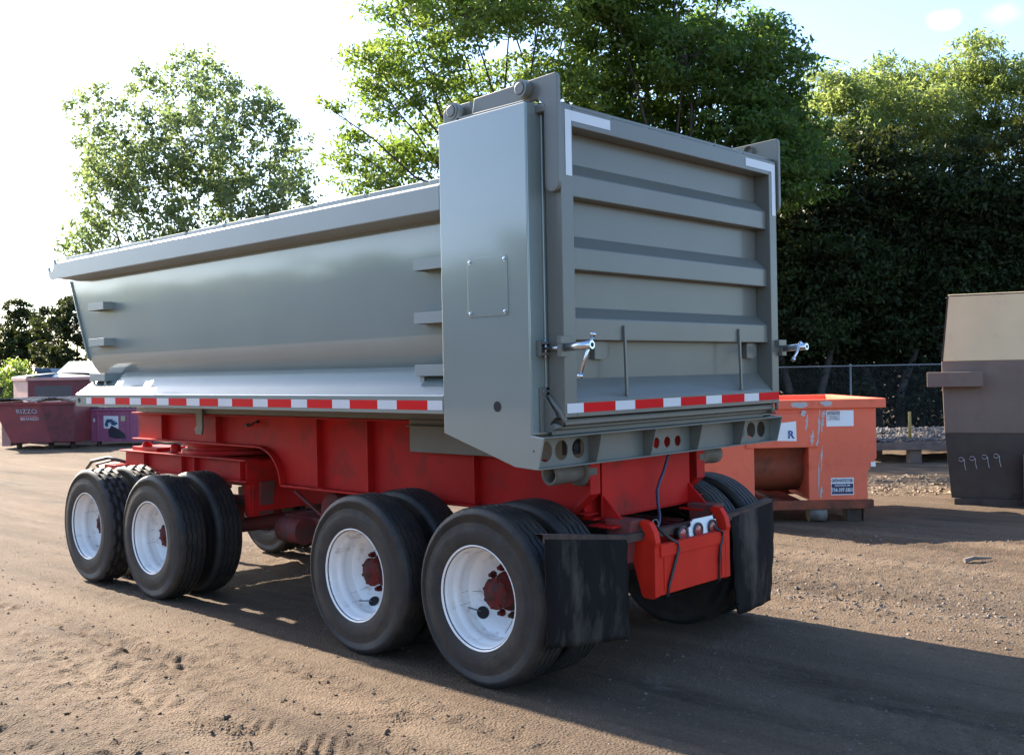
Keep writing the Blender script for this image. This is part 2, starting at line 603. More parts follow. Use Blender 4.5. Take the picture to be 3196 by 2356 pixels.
gx = np.concatenate([geo(-900, -5.2, 26)[:-1], np.arange(-5.2, -3.6, 0.06), np.arange(-3.6, 1.2, 0.022), np.arange(1.2, 6.5, 0.04),
                     np.arange(6.5, 16, 0.10), geo(16, 900, 34)])
gy = np.concatenate([geo(-900, -4.0, 24)[:-1], np.arange(-4.0, -3.0, 0.06), np.arange(-3.0, 3.4, 0.022), np.arange(3.4, 9, 0.05),
                     np.arange(9, 18, 0.15), geo(18, 900, 34)])
GX, GY = np.meshgrid(gx, gy)
GZ = ground_z(GX, GY)
nx, ny = len(gx), len(gy)
me = bpy.data.meshes.new('ground')
me.vertices.add(nx * ny)
me.vertices.foreach_set('co', np.stack([GX, GY, GZ], -1).reshape(-1).astype(np.float32))
ii, jj = np.meshgrid(np.arange(ny - 1), np.arange(nx - 1), indexing='ij')
a = (ii * nx + jj).reshape(-1)
quads = np.stack([a, a + 1, a + nx + 1, a + nx], -1).astype(np.int32)
nf = len(quads)
me.loops.add(nf * 4)
me.loops.foreach_set('vertex_index', quads.reshape(-1))
me.polygons.add(nf)
me.polygons.foreach_set('loop_start', np.arange(0, nf * 4, 4, dtype=np.int32))
me.polygons.foreach_set('loop_total', np.full(nf, 4, np.int32))
me.polygons.foreach_set('use_smooth', np.ones(nf, bool))
me.update()
me.validate()
ground = bpy.data.objects.new('ground', me)
COL.objects.link(ground)
tag(ground, kind='structure')


def ground_material():
    mm = bpy.data.materials.new('packed_dirt')
    mm.use_nodes = True
    nt = mm.node_tree
    b = nt.nodes['Principled BSDF']
    b.inputs['Roughness'].default_value = 0.92
    b.inputs['Specular IOR Level'].default_value = 0.2
    tc = nt.nodes.new('ShaderNodeTexCoord')

    def noise(scale, detail=5, rough=0.55, stretch=None, dist=0.0):
        src = tc.outputs['Object']
        if stretch:
            mp = nt.nodes.new('ShaderNodeMapping')
            mp.inputs['Scale'].default_value = stretch
            nt.links.new(src, mp.inputs[0])
            src = mp.outputs[0]
        n = nt.nodes.new('ShaderNodeTexNoise')
        n.inputs['Scale'].default_value = scale
        n.inputs['Detail'].default_value = detail
        n.inputs['Roughness'].default_value = rough
        n.inputs['Distortion'].default_value = dist
        nt.links.new(src, n.inputs['Vector'])
        return n.outputs['Fac']

    def rng(fac, a, b_, c=0.0, d=1.0):
        r_ = nt.nodes.new('ShaderNodeMapRange')
        for i, v in enumerate((a, b_, c, d)):
            r_.inputs[i + 1].default_value = v
        nt.links.new(fac, r_.inputs[0])
        return r_.outputs[0]

    def mix(fac, a_, b_, mode='MIX'):
        x = nt.nodes.new('ShaderNodeMix')
        x.data_type = 'RGBA'
        x.blend_type = mode
        if isinstance(fac, float):
            x.inputs[0].default_value = fac
        else:
            nt.links.new(fac, x.inputs[0])
        for k, v in ((6, a_), (7, b_)):
            if isinstance(v, tuple):
                x.inputs[k].default_value = (*v, 1)
            else:
                nt.links.new(v, x.inputs[k])
        return x.outputs[2]
    c = mix(rng(noise(1.1, 6, 0.6, (1.0, 0.35, 1.0), 0.6), 0.35, 0.65), (0.106, 0.072, 0.047), (0.168, 0.119, 0.079))
    c = mix(rng(noise(0.35, 4, 0.5), 0.42, 0.7), c, (0.128, 0.094, 0.066))
    c = mix(rng(noise(2.3, 7, 0.62, (1.0, 0.18, 1.0), 0.3), 0.56, 0.72), c, (0.066, 0.047, 0.034))
    c = mix(rng(noise(2.0, 7, 0.65, (1.0, 0.5, 1.0)), 0.62, 0.74), c, (0.180, 0.146, 0.108))
    c = mix(rng(noise(1.7, 5, 0.6, (1.0, 0.05, 1.0), 0.15), 0.38, 0.62), mix(1.0, c, (0.70, 0.675, 0.65), 'MULTIPLY'), mix(1.0, c, (1.12, 1.12, 1.12), 'MULTIPLY'))
    c = mix(rng(noise(75, 4, 0.7), 0.25, 0.75), mix(1.0, c, (0.72, 0.72, 0.72), 'MULTIPLY'), mix(1.0, c, (1.24, 1.23, 1.22), 'MULTIPLY'))
    vo = nt.nodes.new('ShaderNodeTexVoronoi')
    vo.inputs['Scale'].default_value = 55
    nt.links.new(tc.outputs['Object'], vo.inputs['Vector'])
    sp = rng(vo.outputs['Color'], 0.90, 0.94)
    c = mix(sp, c, mix(0.4, c, (0.24, 0.22, 0.20)))
    nt.links.new(c, b.inputs['Base Color'])
    bp = nt.nodes.new('ShaderNodeBump')
    bp.inputs['Strength'].default_value = 0.9
    bp.inputs['Distance'].default_value = 0.022
    nt.links.new(noise(60, 7, 0.7), bp.inputs['Height'])
    bp2 = nt.nodes.new('ShaderNodeBump')
    bp2.inputs['Strength'].default_value = 0.75
    bp2.inputs['Distance'].default_value = 0.012
    nt.links.new(rng(vo.outputs['Distance'], 0.0, 0.6, 1.0, 0.0), bp2.inputs['Height'])
    nt.links.new(bp.outputs[0], bp2.inputs['Normal'])
    nt.links.new(bp2.outputs[0], b.inputs['Normal'])
    return mm


ground.data.materials.append(ground_material())


def stones(name, n, sampler, smin, smax, mt, seed, zfun=None, flat=0.6):
    rg = np.random.default_rng(seed)
    base = np.array([(1, 0, 0), (-1, 0, 0), (0, 1, 0), (0, -1, 0), (0, 0, 1), (0, 0, -1)], float)
    tri = np.array([(0, 2, 4), (2, 1, 4), (1, 3, 4), (3, 0, 4), (2, 0, 5), (1, 2, 5), (3, 1, 5), (0, 3, 5)])
    x, y = sampler(rg, n)
    s = smin * (smax / smin) ** (rg.random(n) ** 2.2)
    V = base[None] * (s[:, None, None] * (0.6 + 0.6 * rg.random((n, 6, 1)))) * np.array([1, 1, flat])
    V += rg.normal(0, 0.18, (n, 6, 3)) * s[:, None, None]
    an = rg.random(n) * 6.28
    c, sn = np.cos(an)[:, None], np.sin(an)[:, None]
    V = np.stack([V[..., 0] * c - V[..., 1] * sn, V[..., 0] * sn + V[..., 1] * c, V[..., 2]], -1)
    z = (zfun or ground_z)(x, y)
    V += np.stack([x, y, z + s * 0.15], -1)[:, None]
    F = tri[None] + (np.arange(n) * 6)[:, None, None]
    me = bpy.data.meshes.new(name)
    me.from_pydata(V.reshape(-1, 3).tolist(), [], F.reshape(-1, 3).tolist())
    me.materials.append(mt)
    o = bpy.data.objects.new(name, me)
    COL.objects.link(o)
    tag(o, kind='stuff')
    return o


def samp_yard(rg, n):
    x = rg.uniform(-4.4, 6.5, n)
    y = rg.uniform(-3.4, 9, n)
    return x, y


def samp_right(rg, n):
    u = rg.random(n)
    x = np.where(u < 0.6, rg.normal(3.5, 0.35, n), rg.uniform(2.4, 7.5, n))
    y = rg.uniform(-3.4, 1.6, n)
    return x, y


g = stones('gravel', 12000, samp_yard, 0.003, 0.013, STONE, 5)
tag(g, 'small loose gravel strewn over the packed dirt yard', 'gravel')
g = stones('gravel', 6500, samp_right, 0.004, 0.021, STONE, 6)
tag(g, 'coarser gravel and stones on the sunlit dirt right of the trailer', 'gravel')



def samp_ruts(rg, n):
    xc = rg.choice([-0.87, -0.87, -1.32, -1.75, -2.1, -2.5, -0.45, -3.3], n)
    x = xc + rg.normal(0, 0.09, n)
    y = rg.uniform(-3.2, 6.5, n)
    keep = vnoise(x * 2 + 3, y * 1.1, 18) > 0.48
    return np.where(keep, x, rg.uniform(-4.4, -0.3, n)), y


g = stones('soil_clods', 1300, samp_ruts, 0.004, 0.020, mat('dark_soil', (0.085, 0.060, 0.042), rough=0.95, spec=0.1, var=0.3, var_scale=8), 9, None, 0.65)
tag(g, 'dark crumbled soil clods along the wheel ruts in the left foreground', 'soil')

# ------------------------------------------------------------------ THE TRAILER
W = 2.59
trailer = empty('dump_trailer', (0, 0, 0))
tag(trailer, 'grey frameless dump trailer with a red frame, white wheels and a ribbed tailgate', 'trailer')


def mx(x):
    return W - x


# --- tub
tub = MB()


def tub_section():
    s = [(0.20, 2.785), (0.20, 2.07)]
    for k in range(1, 9):
        a_ = k / 8 * R(78)
        s.append((0.20 + 0.42 * (1 - math.cos(a_)), 2.07 - 0.36 * math.sin(a_)))
    s.append((0.62, 1.70))
    return s


sec = tub_section()
full = sec + [(mx(x), z) for x, z in sec[::-1]]


def front_y(z):
    return 5.90 + 0.487 * (z - 2.02)


vs, fs = [], []
n = len(full)
for x, z in full:
    vs.append((x, 0.10, z))
for x, z in full:
    vs.append((x, front_y(z), z))
for i in range(n - 1):
    fs.append((i, i + 1, n + i + 1, n + i))
tub.add(vs, fs)
for f in tub.f[-(n - 1):]:
    pass
inn = [(x + 0.02 if x < 1.3 else x - 0.02, z + (0.02 if z < 2.0 else 0)) for x, z in full]
vi = [(x, 0.10, z) for x, z in inn] + [(x, front_y(z) - 0.02, z) for x, z in inn]
tub.add(vi, [(n + i, n + i + 1, i + 1, i) for i in range(n - 1)])
tub.add([(x, front_y(z), z) for x, z in full], [tuple(range(n))])
tub.add([(x, front_y(z) - 0.02, z) for x, z in inn], [tuple(range(n))[::-1]])
tub.sm = [i < n - 1 for i in range(len(tub.f))]
# front flange along the slanted edge
for sx in (0, 1):
    q = [(0.185, 5.905, 2.02), (0.185, 6.275, 2.785), (0.215, 6.275, 2.785), (0.215, 5.905, 2.02)]
    if sx:
        q = [(mx(x), y, z) for x, y, z in q]
    tub.add(q + [(x, y + 0.02, z) for x, y, z in q], [(0, 1, 2, 3), (7, 6, 5, 4), (0, 4, 5, 1), (1, 5, 6, 2), (2, 6, 7, 3), (3, 7, 4, 0)])
body = tub.build('dump_tub', GREY, trailer)

for sx in (0, 1):
    X = (lambda x: mx(x)) if sx else (lambda x: x)
    rimb = MB()
    prof = [(X(0.0), 2.785), (X(0.0), 2.935), (X(0.015), 2.948), (X(0.235), 2.948), (X(0.235), 2.79), (X(0.205), 2.772)]
    rimb.prism(prof, 'y', 0.7465, 6.11)
    rimb.build('top_rail', GREYL, body, bevel=0.006)
    strip = MB()
    y = 6.0
    k = 0
    while y > 0.85:
        ln = 0.52
        strip.box(min(X(0.03), X(0.13)), max(X(0.03), X(0.13)), max(y - ln, 0.76), y, 2.949, 2.982)
        y -= ln + 0.05
    strip.build('tarp_rail', GREYL, body, bevel=0.003)
    hk = MB()
    poly = [(6.08, 2.785), (6.28, 2.79), (6.335, 2.84), (6.345, 2.905), (6.325, 2.915), (6.30, 2.875), (6.25, 2.862), (6.215, 2.90), (6.215, 2.972),
            (6.19, 2.975), (6.16, 2.93), (6.08, 2.93)]
    a_, b_ = (0.0, 0.02) if not sx else (W - 0.02, W)
    hk.prism(poly, 'x', a_ + 0.001, b_ - 0.001)
    hk.build('tarp_hook', GREYL, body, bevel=0.003)
    # front top cross lip
    # climbing steps
    for (y0, y1) in ((5.385, 5.70), (0.80, 1.11)):
        for z in (2.495, 2.165, 1.842):
            st = MB()
            xa, xb = (0.10, 0.225) if z > 2 else (0.10, 0.30)
            th = 0.006
            # C-channel tread, open towards the tub
            st.box(min(X(xa), X(xa + th)), max(X(xa), X(xa + th)), y0, y1, z - 0.035, z + 0.035)
            st.box(min(X(xa + th), X(xb)), max(X(xa + th), X(xb)), y0, y1, z + 0.029, z + 0.035)
            st.box(min(X(xa + th), X(xb)), max(X(xa + th), X(xb)), y0, y0 + th, z - 0.035, z + 0.029)
            st.box(min(X(xa + th), X(xb)), max(X(xa + th), X(xb)), y1 - th, y1, z - 0.035, z + 0.029)
            if z < 2:
                for yy in (y0 + 0.02, y1 - 0.06):
                    st.box(min(X(xa + 0.02), X(xa + 0.03)), max(X(xa + 0.02), X(xa + 0.03)), yy, yy + 0.04, z - 0.105, z - 0.035)
            st.build('step', GREYL, body, bevel=0.002)
fl = MB()
fl.box(0.236, W - 0.236, 6.20, 6.285, 2.79, 2.94)
fl.build('front_rail', GREYL, body, bevel=0.006)

# --- side sill: sloped fender plate, channel rail, tape
TAPE_Y = [5.546, 5.443, 5.174, 4.97, 4.7, 4.501, 4.222, 4.028, 3.739, 3.542, 3.265, 3.07, 2.785, 2.595, 2.302, 2.116, 1.831, 1.643, 1.357, 1.17, 0.884, 0.753]
for sx in (0, 1):
    X = (lambda x: mx(x)) if sx else (lambda x: x)
    s = MB()
    s.prism([(X(0.0), 1.690), (X(0.262), 1.868), (X(0.42), 1.868), (X(0.42), 1.856), (X(0.267), 1.856), (X(0.012), 1.678), (X(0.012), 1.593),
             (X(0.07), 1.593), (X(0.07), 1.581), (X(0.0), 1.581)], 'y', 0.7465, 5.776)
    sill = s.build('side_sill', GREY, trailer, bevel=0.004)
    h = MB()
    h.lathe([(-0.002 if not sx else W + 0.002, 0.0001), (-0.002 if not sx else W + 0.002, 0.024), (0.004 if not sx else W - 0.004, 0.024)], (0, 5.70, 1.635), 'x', 20, 0, False)
    h.build('drain_hole', BLACK, sill, split=0.02)
    t = MB()
    for i in range(len(TAPE_Y) - 1):
        t.add([(X(-0.0025), TAPE_Y[i], 1.604), (X(-0.0025), TAPE_Y[i + 1], 1.604), (X(-0.0025), TAPE_Y[i + 1], 1.661), (X(-0.0025), TAPE_Y[i], 1.661)],
              [(0, 1, 2, 3)], 1 - i % 2)
    t.build('reflective_tape', [TRED, TWHT], sill)
# sub-frame under the tub
sf = MB()
for a_, b_ in ((0.66, 0.86), (mx(0.86), mx(0.66))):
    sf.box(a_, b_, 0.12, 5.92, 1.497, 1.70)
for yy in np.arange(0.6, 5.9, 0.75):
    sf.box(0.09, W - 0.09, yy, yy + 0.09, 1.60, 1.70)
sf.box(0.62, W - 0.62, 0.1, 5.85, 1.685, 1.715)
sf.build('tub_subframe', GREYM, trailer, bevel=0.004)
br = MB()
for s_ in (0, 1):
    xx = (0.63, 0.648) if not s_ else (mx(0.648), mx(0.63))
    br.prism([(4.74, 1.60), (4.62, 1.60), (4.62, 1.36), (4.64, 1.31), (4.74, 1.31), (4.755, 1.36), (4.72, 1.38)], 'x', *xx)
br.build('guide_bracket', GREYM, trailer, bevel=0.003, split=0.01)
hp = MB()
for s_ in (0, 1):
    xx = (0.640, 0.655) if not s_ else (mx(0.655), mx(0.640))
    hp.box(xx[0], xx[1], 0.14, 1.80, 1.272, 1.50)
    xx = (0.60, 0.656) if not s_ else (mx(0.656), mx(0.60))
    hp.box(xx[0], xx[1], 0.14, 1.80, 1.452, 1.462)
hp.build('hinge_plate', GREYM, trailer, bevel=0.003, split=0.01)
yl = MB()
yl.box(0.655, 0.66, 5.72, 5.90, 1.53, 1.575)
yl.build('wear_pad', YELLOW, trailer)

# --- rear corner posts
for sx in (0, 1):
    X = (lambda x: mx(x)) if sx else (lambda x: x)
    p = MB()
    # side plate with the raked bottom, then the rear return and the inner web
    side = [(0.745, 3.285), (0.745, 1.468), (0.17, 1.295), (0.0, 1.286), (-0.045, 1.464), (0.05, 1.474), (0.05, 3.290)]
    p.prism(side, 'x', X(0.0), X(0.010))
    p.box(min(X(0.010), X(0.150)), max(X(0.010), X(0.150)), 0.05, 0.060, 1.474, 3.290)
    p.box(min(X(0.010), X(0.150)), max(X(0.010), X(0.150)), 0.060, 0.735, 3.272, 3.284)
    p.box(min(X(0.010), X(0.200)), max(X(0.010), X(0.200)), 0.735, 0.745, 1.60, 3.284)
    p.box(min(X(0.140), X(0.200)), max(X(0.140), X(0.200)), 0.0605, 0.735, 1.60, 3.271)
    p.box(min(X(0.1505), X(0.26)), max(X(0.1505), X(0.26)), 0.0615, 0.0995, 1.60, 3.2715)
    p.box(min(X(0.118), X(0.1495)), max(X(0.118), X(0.1495)), 0.036, 0.0495, 1.58, 3.262)
    post = p.build('corner_post', GREY, trailer, bevel=0.010, seg=3)
    ap = MB()
    xs = (-0.004, 0.0005) if not sx else (W - 0.0005, W + 0.004)
    rr = 0.02
    poly = []
    for cy, cz, a0 in ((0.518 - rr, 2.474 - rr, 0), (0.202 + rr, 2.474 - rr, 90), (0.202 + rr, 2.138 + rr, 180), (0.518 - rr, 2.138 + rr, 270)):
        for k in range(5):
            a_ = R(a0 + k * 22.5)
            poly.append((cy + rr * math.cos(a_), cz + rr * math.sin(a_)))
    ap.prism(poly, 'x', *xs)
    pan = ap.build('access_panel', GREY, post, bevel=0.0015)
    for (cy, cz) in ((0.497, 2.452), (0.222, 2.452), (0.497, 2.160), (0.222, 2.160)):
        ap2 = MB()
        d = -1 if not sx else 1
        x0 = xs[0] if not sx else xs[1]
        ap2.lathe([(x0, 0.0135), (x0 + d * 0.002, 0.0135), (x0 + d * 0.002, 0.009), (x0 + d * 0.008, 0.008), (x0 + d * 0.009, 0.0001)], (0, cy, cz), 'x', 6, 0, False)
        ap2.build('bolt', CHROME, post, split=0.005)
    hd = MB()
    d = -0.0015 if not sx else W + 0.0015
    hd.lathe([(d, 0.0001), (d, 0.030)], (0, 0.300, 1.630), 'x', 24, 0, False)
    d2 = -0.0012 if not sx else W + 0.0012
    hd.lathe([(d2, 0.0001), (d2, 0.006)], (0, 0.03, 1.39), 'x', 12, 0, False)
    hd.build('drain_hole', BLACK, post, split=0.02)
    # hinge base, pivot blocks and pins on top of the post
    hb = MB()
    hb.box(min(X(0.035), X(0.15)), max(X(0.035), X(0.15)), 0.085, 0.625, 3.288, 3.312)
    hb.prism([(0.625, 3.288), (0.785, 3.288), (0.775, 3.33), (0.745, 3.415), (0.59, 3.415), (0.57, 3.33)], 'x', X(0.115), X(0.14))
    hb.prism([(0.60, 3.288), (0.735, 3.288), (0.735, 3.36), (0.70, 3.405), (0.64, 3.405), (0.60, 3.36)], 'x', X(0.035), X(0.06))
    hb.build('hinge_block', GREYM, post, bevel=0.004, split=0.02)
    pn = MB()
    for (py, pz) in ((0.666, 3.358), (0.114, 3.378)):
        e = [0.03, 0.15]
        pn.lathe([(X(0.024), 0.0001), (X(0.024), 0.030)], (0, py, pz), 'x', 22, 0, False)
        pn.lathe([(X(0.024), 0.030), (X(0.026), 0.034), (X(0.15), 0.034)], (0, py, pz), 'x', 22, 0, False)
        pn.lathe([(X(0.030), 0.036), (X(0.030), 0.050), (X(0.084), 0.050)], (0, py, pz), 'x', 22, 0, False)
    pn.build('hinge_pin', GREYM, post, split=0.05)

# --- tailgate
tg = MB()
YF, YB = -0.09, 0.025
x0, x1, z0, z1 = 0.128, 2.462, 1.567, 3.268
ix0, ix1, iz0, iz1 = 0.232, 2.370, 1.662, 3.166
tg.box(x0, ix0, YF, YB, z0, z1)
tg.box(ix1, x1, YF, YB, z0, z1)
tg.box(ix0, ix1, YF, YB, iz1, z1)
tg.box(ix0, ix1, YF, YB, z0, 1.655)
tg.box(x0 + 0.012, x1 - 0.012, YB + 0.0005, YB + 0.010, z0 + 0.01, z1 - 0.01)
gate = tg.build('tailgate', GREYM, trailer, bevel=0.005)
# sloped dirt shedder at the foot
sl = MB()
sl.prism([(0.025, 1.780), (-0.080, 1.664), (-0.085, 1.655), (0.025, 1.655)], 'x', ix0 + 0.001, ix1 - 0.001)
sl.build('sloped_ledge', GREYM, gate, bevel=0.002)
for (zt, zb, zr) in ((2.908, 2.788, 2.994), (2.505, 2.385, 2.586), (2.113, 1.993, 2.183)):
    rb = MB()
    rb.prism([(0.025, zr), (-0.060, zt), (-0.060, zb), (0.025, zb)], 'x', ix0 + 0.001, ix1 - 0.001)
    rb.build('rib', GREYM, gate, bevel=0.005)
fn = MB()
for xx in (0.690, 1.963):
    fn.add([(xx, -0.0605, 2.085), (xx + 0.017, -0.0605, 2.085), (xx + 0.017, -0.076, 2.075), (xx, -0.076, 2.075), (xx, -0.0705, 1.668), (xx + 0.017, -0.0705, 1.668), (xx + 0.017, -0.086, 1.668), (xx, -0.086, 1.668)],
           [(0, 1, 2, 3), (4, 7, 6, 5), (0, 4, 5, 1), (1, 5, 6, 2), (2, 6, 7, 3), (3, 7, 4, 0)])
fn.build('stiffener', GREYM, gate, bevel=0.002, split=0.01)
ey = MB()
for xx, w_ in ((0.49, 0.14), (2.165, 0.13)):
    c = [(xx, 1.885), (xx + w_ * 0.62, 1.885)]
    for k in range(9):
        a_ = R(-90 + k * 22.5)
        c.append((xx + w_ * 0.62 + w_ * 0.40 * math.cos(a_), 1.939 + 0.054 * math.sin(a_)))
    c.append((xx, 1.992))
    ey.prism(c, 'y', -0.012, 0.0250)
ey.build('pull_lug', GREYM, gate, bevel=0.004, split=0.01)
tc_ = MB()
tc_.box(0.118, 2.472, -0.06, 0.03, 3.269, 3.298)
k = 0.25
while k < 2.3:
    tc_.box(k, k + 0.30, -0.082, -0.06, 3.2695, 3.279)
    k += 0.36
tc_.build('top_cap', GREYM, gate, bevel=0.003)
tp = MB()
TX = [0.143, 0.283, 0.571, 0.758, 1.045, 1.231, 1.518, 1.702, 1.987, 2.176, 2.455]
for i in range(len(TX) - 1):
    tp.add([(TX[i], YF - 0.002, 1.591), (TX[i + 1], YF - 0.002, 1.591), (TX[i + 1], YF - 0.002, 1.644), (TX[i], YF - 0.002, 1.644)], [(0, 1, 2, 3)], 1 - i % 2)
tp.build('reflective_tape', [TRED, TWHT], gate)
tp = MB()


def tq(mb, a_, b_, c_, d_, mi=0):
    mb.add([(a_, YF - 0.002, c_), (b_, YF - 0.002, c_), (b_, YF - 0.002, d_), (a_, YF - 0.002, d_)], [(0, 1, 2, 3)], mi)


tq(tp, 0.168, 0.2205, 2.892, 3.252); tq(tp, 0.2208, 0.569, 3.196, 3.252)
tq(tp, 2.400, 2.4505, 2.886, 3.247); tq(tp, 2.056, 2.3998, 3.192, 3.247)
tp.build('corner_reflector', TWHT, gate, split=0.01)
# hinge arms, one per side, and the two screw latches
for sx in (0, 1):
    X = (lambda x: mx(x)) if sx else (lambda x: x)
    ar = MB()
    low = 3.312 if True else 0
    pts = [(0.55, 3.316), (0.53, 3.415), (-0.075, 3.437)]
    for k in range(1, 5):
        a_ = R(90 + k * 22.5)
        pts.append((-0.082 + 0.026 * math.cos(a_), 3.411 + 0.026 * math.sin(a_)))
    zb = 2.845 if not sx else 2.96
    for k in range(0, 9):
        a_ = R(180 + k * 22.5)
        pts.append((-0.058 + 0.050 * math.cos(a_), zb + 0.050 * math.sin(a_)))
    pts += [(-0.008, 3.27), (0.03, 3.314)]
    ar.prism(pts, 'x', X(0.088), X(0.118))
    ar.build('hinge_arm', GREYM, gate, bevel=0.005)
    wr = MB()
    wr.lathe([(X(0.122), 0.024), (X(0.150), 0.024), (X(0.150), 0.0001)], (0, -0.045, zb), 'x', 16, 0, False)
    wr.box(min(X(0.085), X(0.127)), max(X(0.085), X(0.127)), -0.02, 0.05, 3.24, 3.284)
    wr.build('arm_weld', GREYM, gate, bevel=0.004, split=0.05)
for sx in (0, 1):
    X = (lambda x: mx(x)) if sx else (lambda x: x)
    lt = MB()
    zc = 1.955
    lt.box(min(X(0.068), X(0.128)), max(X(0.068), X(0.128)), YF - 0.030, YF - 0.001, zc - 0.056, zc + 0.012)
    lt.box(min(X(0.068), X(0.170)), max(X(0.068), X(0.170)), YF - 0.030, YF - 0.001, zc + 0.0125, zc + 0.056)
    # clevis on the post
    lt.box(min(X(0.07), X(0.135)), max(X(0.07), X(0.135)), 0.008, 0.049, zc - 0.045, zc - 0.030)
    lt.box(min(X(0.07), X(0.135)), max(X(0.07), X(0.135)), 0.008, 0.049, zc + 0.016, zc + 0.031)
    lt.box(min(X(0.055), X(0.07)), max(X(0.055), X(0.07)), 0.02, 0.049, zc - 0.05, zc + 0.036)
    lt.build('latch_bracket', GREYM, gate, bevel=0.003, split=0.005)
    sc_ = MB()
    dx = 1 if not sx else -1
    # screw points backwards, swung a little outwards
    p0 = Vector((X(0.10), 0.02, zc - 0.008))
    p1 = Vector((X(0.105), -0.125, zc - 0.004))
    p2 = Vector((X(0.112), -0.30, zc + 0.004))
    sc_.cyl(p0, p1, 0.011, n=12)
    sc_.cyl(p1, p2, 0.023, n=18)
    sc_.cyl(p2, p2 + (p2 - p1).normalized() * 0.002, 0.012, n=12, mi=1)
    q = p1.lerp(p2, 0.82)
    a_ = Vector((0.020, -0.02, 0.055)) if not sx else Vector((0.01, 0.02, 0.02))
    b_ = Vector((-0.030, 0.03, -0.160)) if not sx else Vector((-0.10, 0.02, -0.085))
    sc_.cyl(q + a_, q + b_, 0.0095, n=12)
    for e, dd in ((q + a_, a_.normalized()), (q + b_, b_.normalized())):
        sc_.cyl(e - dd * 0.006, e + dd * 0.012, 0.016, n=10)
    sc_.cyl(p0 + Vector((0, 0, -0.055)), p0 + Vector((0, 0, 0.05)), 0.008, n=10)
    sc_.build('latch_screw', [CHROME, BLACK], gate)

# --- rear sill below the gate, hooks, bumper
rs = MB()
rs.prism([(0.10, 1.560), (-0.050, 1.557), (-0.055, 1.545), (-0.055, 1.525), (-0.03, 1.518), (-0.01, 1.512), (-0.01, 1.500), (0.028, 1.494), (0.028, 1.467), (0.10, 1.467)], 'x', 0.15, mx(0.15))
rs.build('rear_sill', GREYM, trailer, bevel=0.003)
for sx in (0, 1):
    X = (lambda x: mx(x)) if sx else (lambda x: x)
    cl = MB()
    cl.box(min(X(0.070), X(0.148)), max(X(0.070), X(0.148)), 0.036, 0.0495, 1.487, 1.735)
    cl.prism([(0.036, 1.69), (-0.035, 1.595), (-0.045, 1.57), (-0.01, 1.545), (0.0, 1.53), (-0.02, 1.515), (-0.01, 1.497), (-0.05, 1.497), (-0.055, 1.487), (0.036, 1.487)],
             'x', X(0.098), X(0.110))
    hook = cl.build('gate_hook', GREYM, trailer, bevel=0.002)
    fg = MB()
    fg.tube([(X(0.118), 0.020, 1.69), (X(0.122), -0.015, 1.645), (X(0.130), -0.055, 1.60), (X(0.140), -0.075, 1.555), (X(0.142), -0.070, 1.520)], [0.011, 0.014, 0.016, 0.016, 0.012], 8)
    fg.cyl((X(0.10), -0.025, 1.518), (X(0.16), -0.025, 1.518), 0.018, n=14)
    fg.build('hook_finger', GREYM, hook)
    bt = MB()
    for xx in (0.085, 0.132):
        bt.cyl((X(xx), 0.036, 1.712), (X(xx), 0.026, 1.712), 0.008, n=6)
    bt.build('bolt', STEEL, hook, split=0.005)
bp = MB()
big = [(0.128, 1.377, 0.056), (0.265, 1.377, 0.056), (0.414, 1.377, 0.056)]
sml = [(1.177, 1.358, 0.034), (1.295, 1.358, 0.034), (1.413, 1.358, 0.034)]
holes = big + sml + [(mx(u), v, r_) for u, v, r_ in big]
bp.plate_holes([(0.0105, 1.2865), (mx(0.0105), 1.2865), (mx(0.0105), 1.463), (0.0105, 1.463)], holes, lambda u, v, t: (u, 0.06 + t, v), 0.008)
bp.box(0.0105, mx(0.0105), -0.044, 0.060, 1.4575, 1.466)
bp.box(0.0105, mx(0.0105), 0.001, 0.060, 1.2855, 1.294)
bumper = bp.build('bumper_beam', GREYM, trailer, bevel=0.0018)
for xx in (0.505, 1.035, 1.551, 2.082):
    gs = MB()
    gs.prism([(0.0595, 1.2945), (0.003, 1.2945), (-0.040, 1.457), (0.0595, 1.457)], 'x', xx, xx + 0.010)
    gs.build('gusset', GREYM, bumper, bevel=0.0012)
lb = MB()
lb.box(0.35, 0.48, 0.10, 0.13, 1.34, 1.43)
lb.cyl((0.425, 0.10, 1.385), (0.425, 0.085, 1.385), 0.022, n=14)
lb.build('light_bracket', BLACK, bumper)

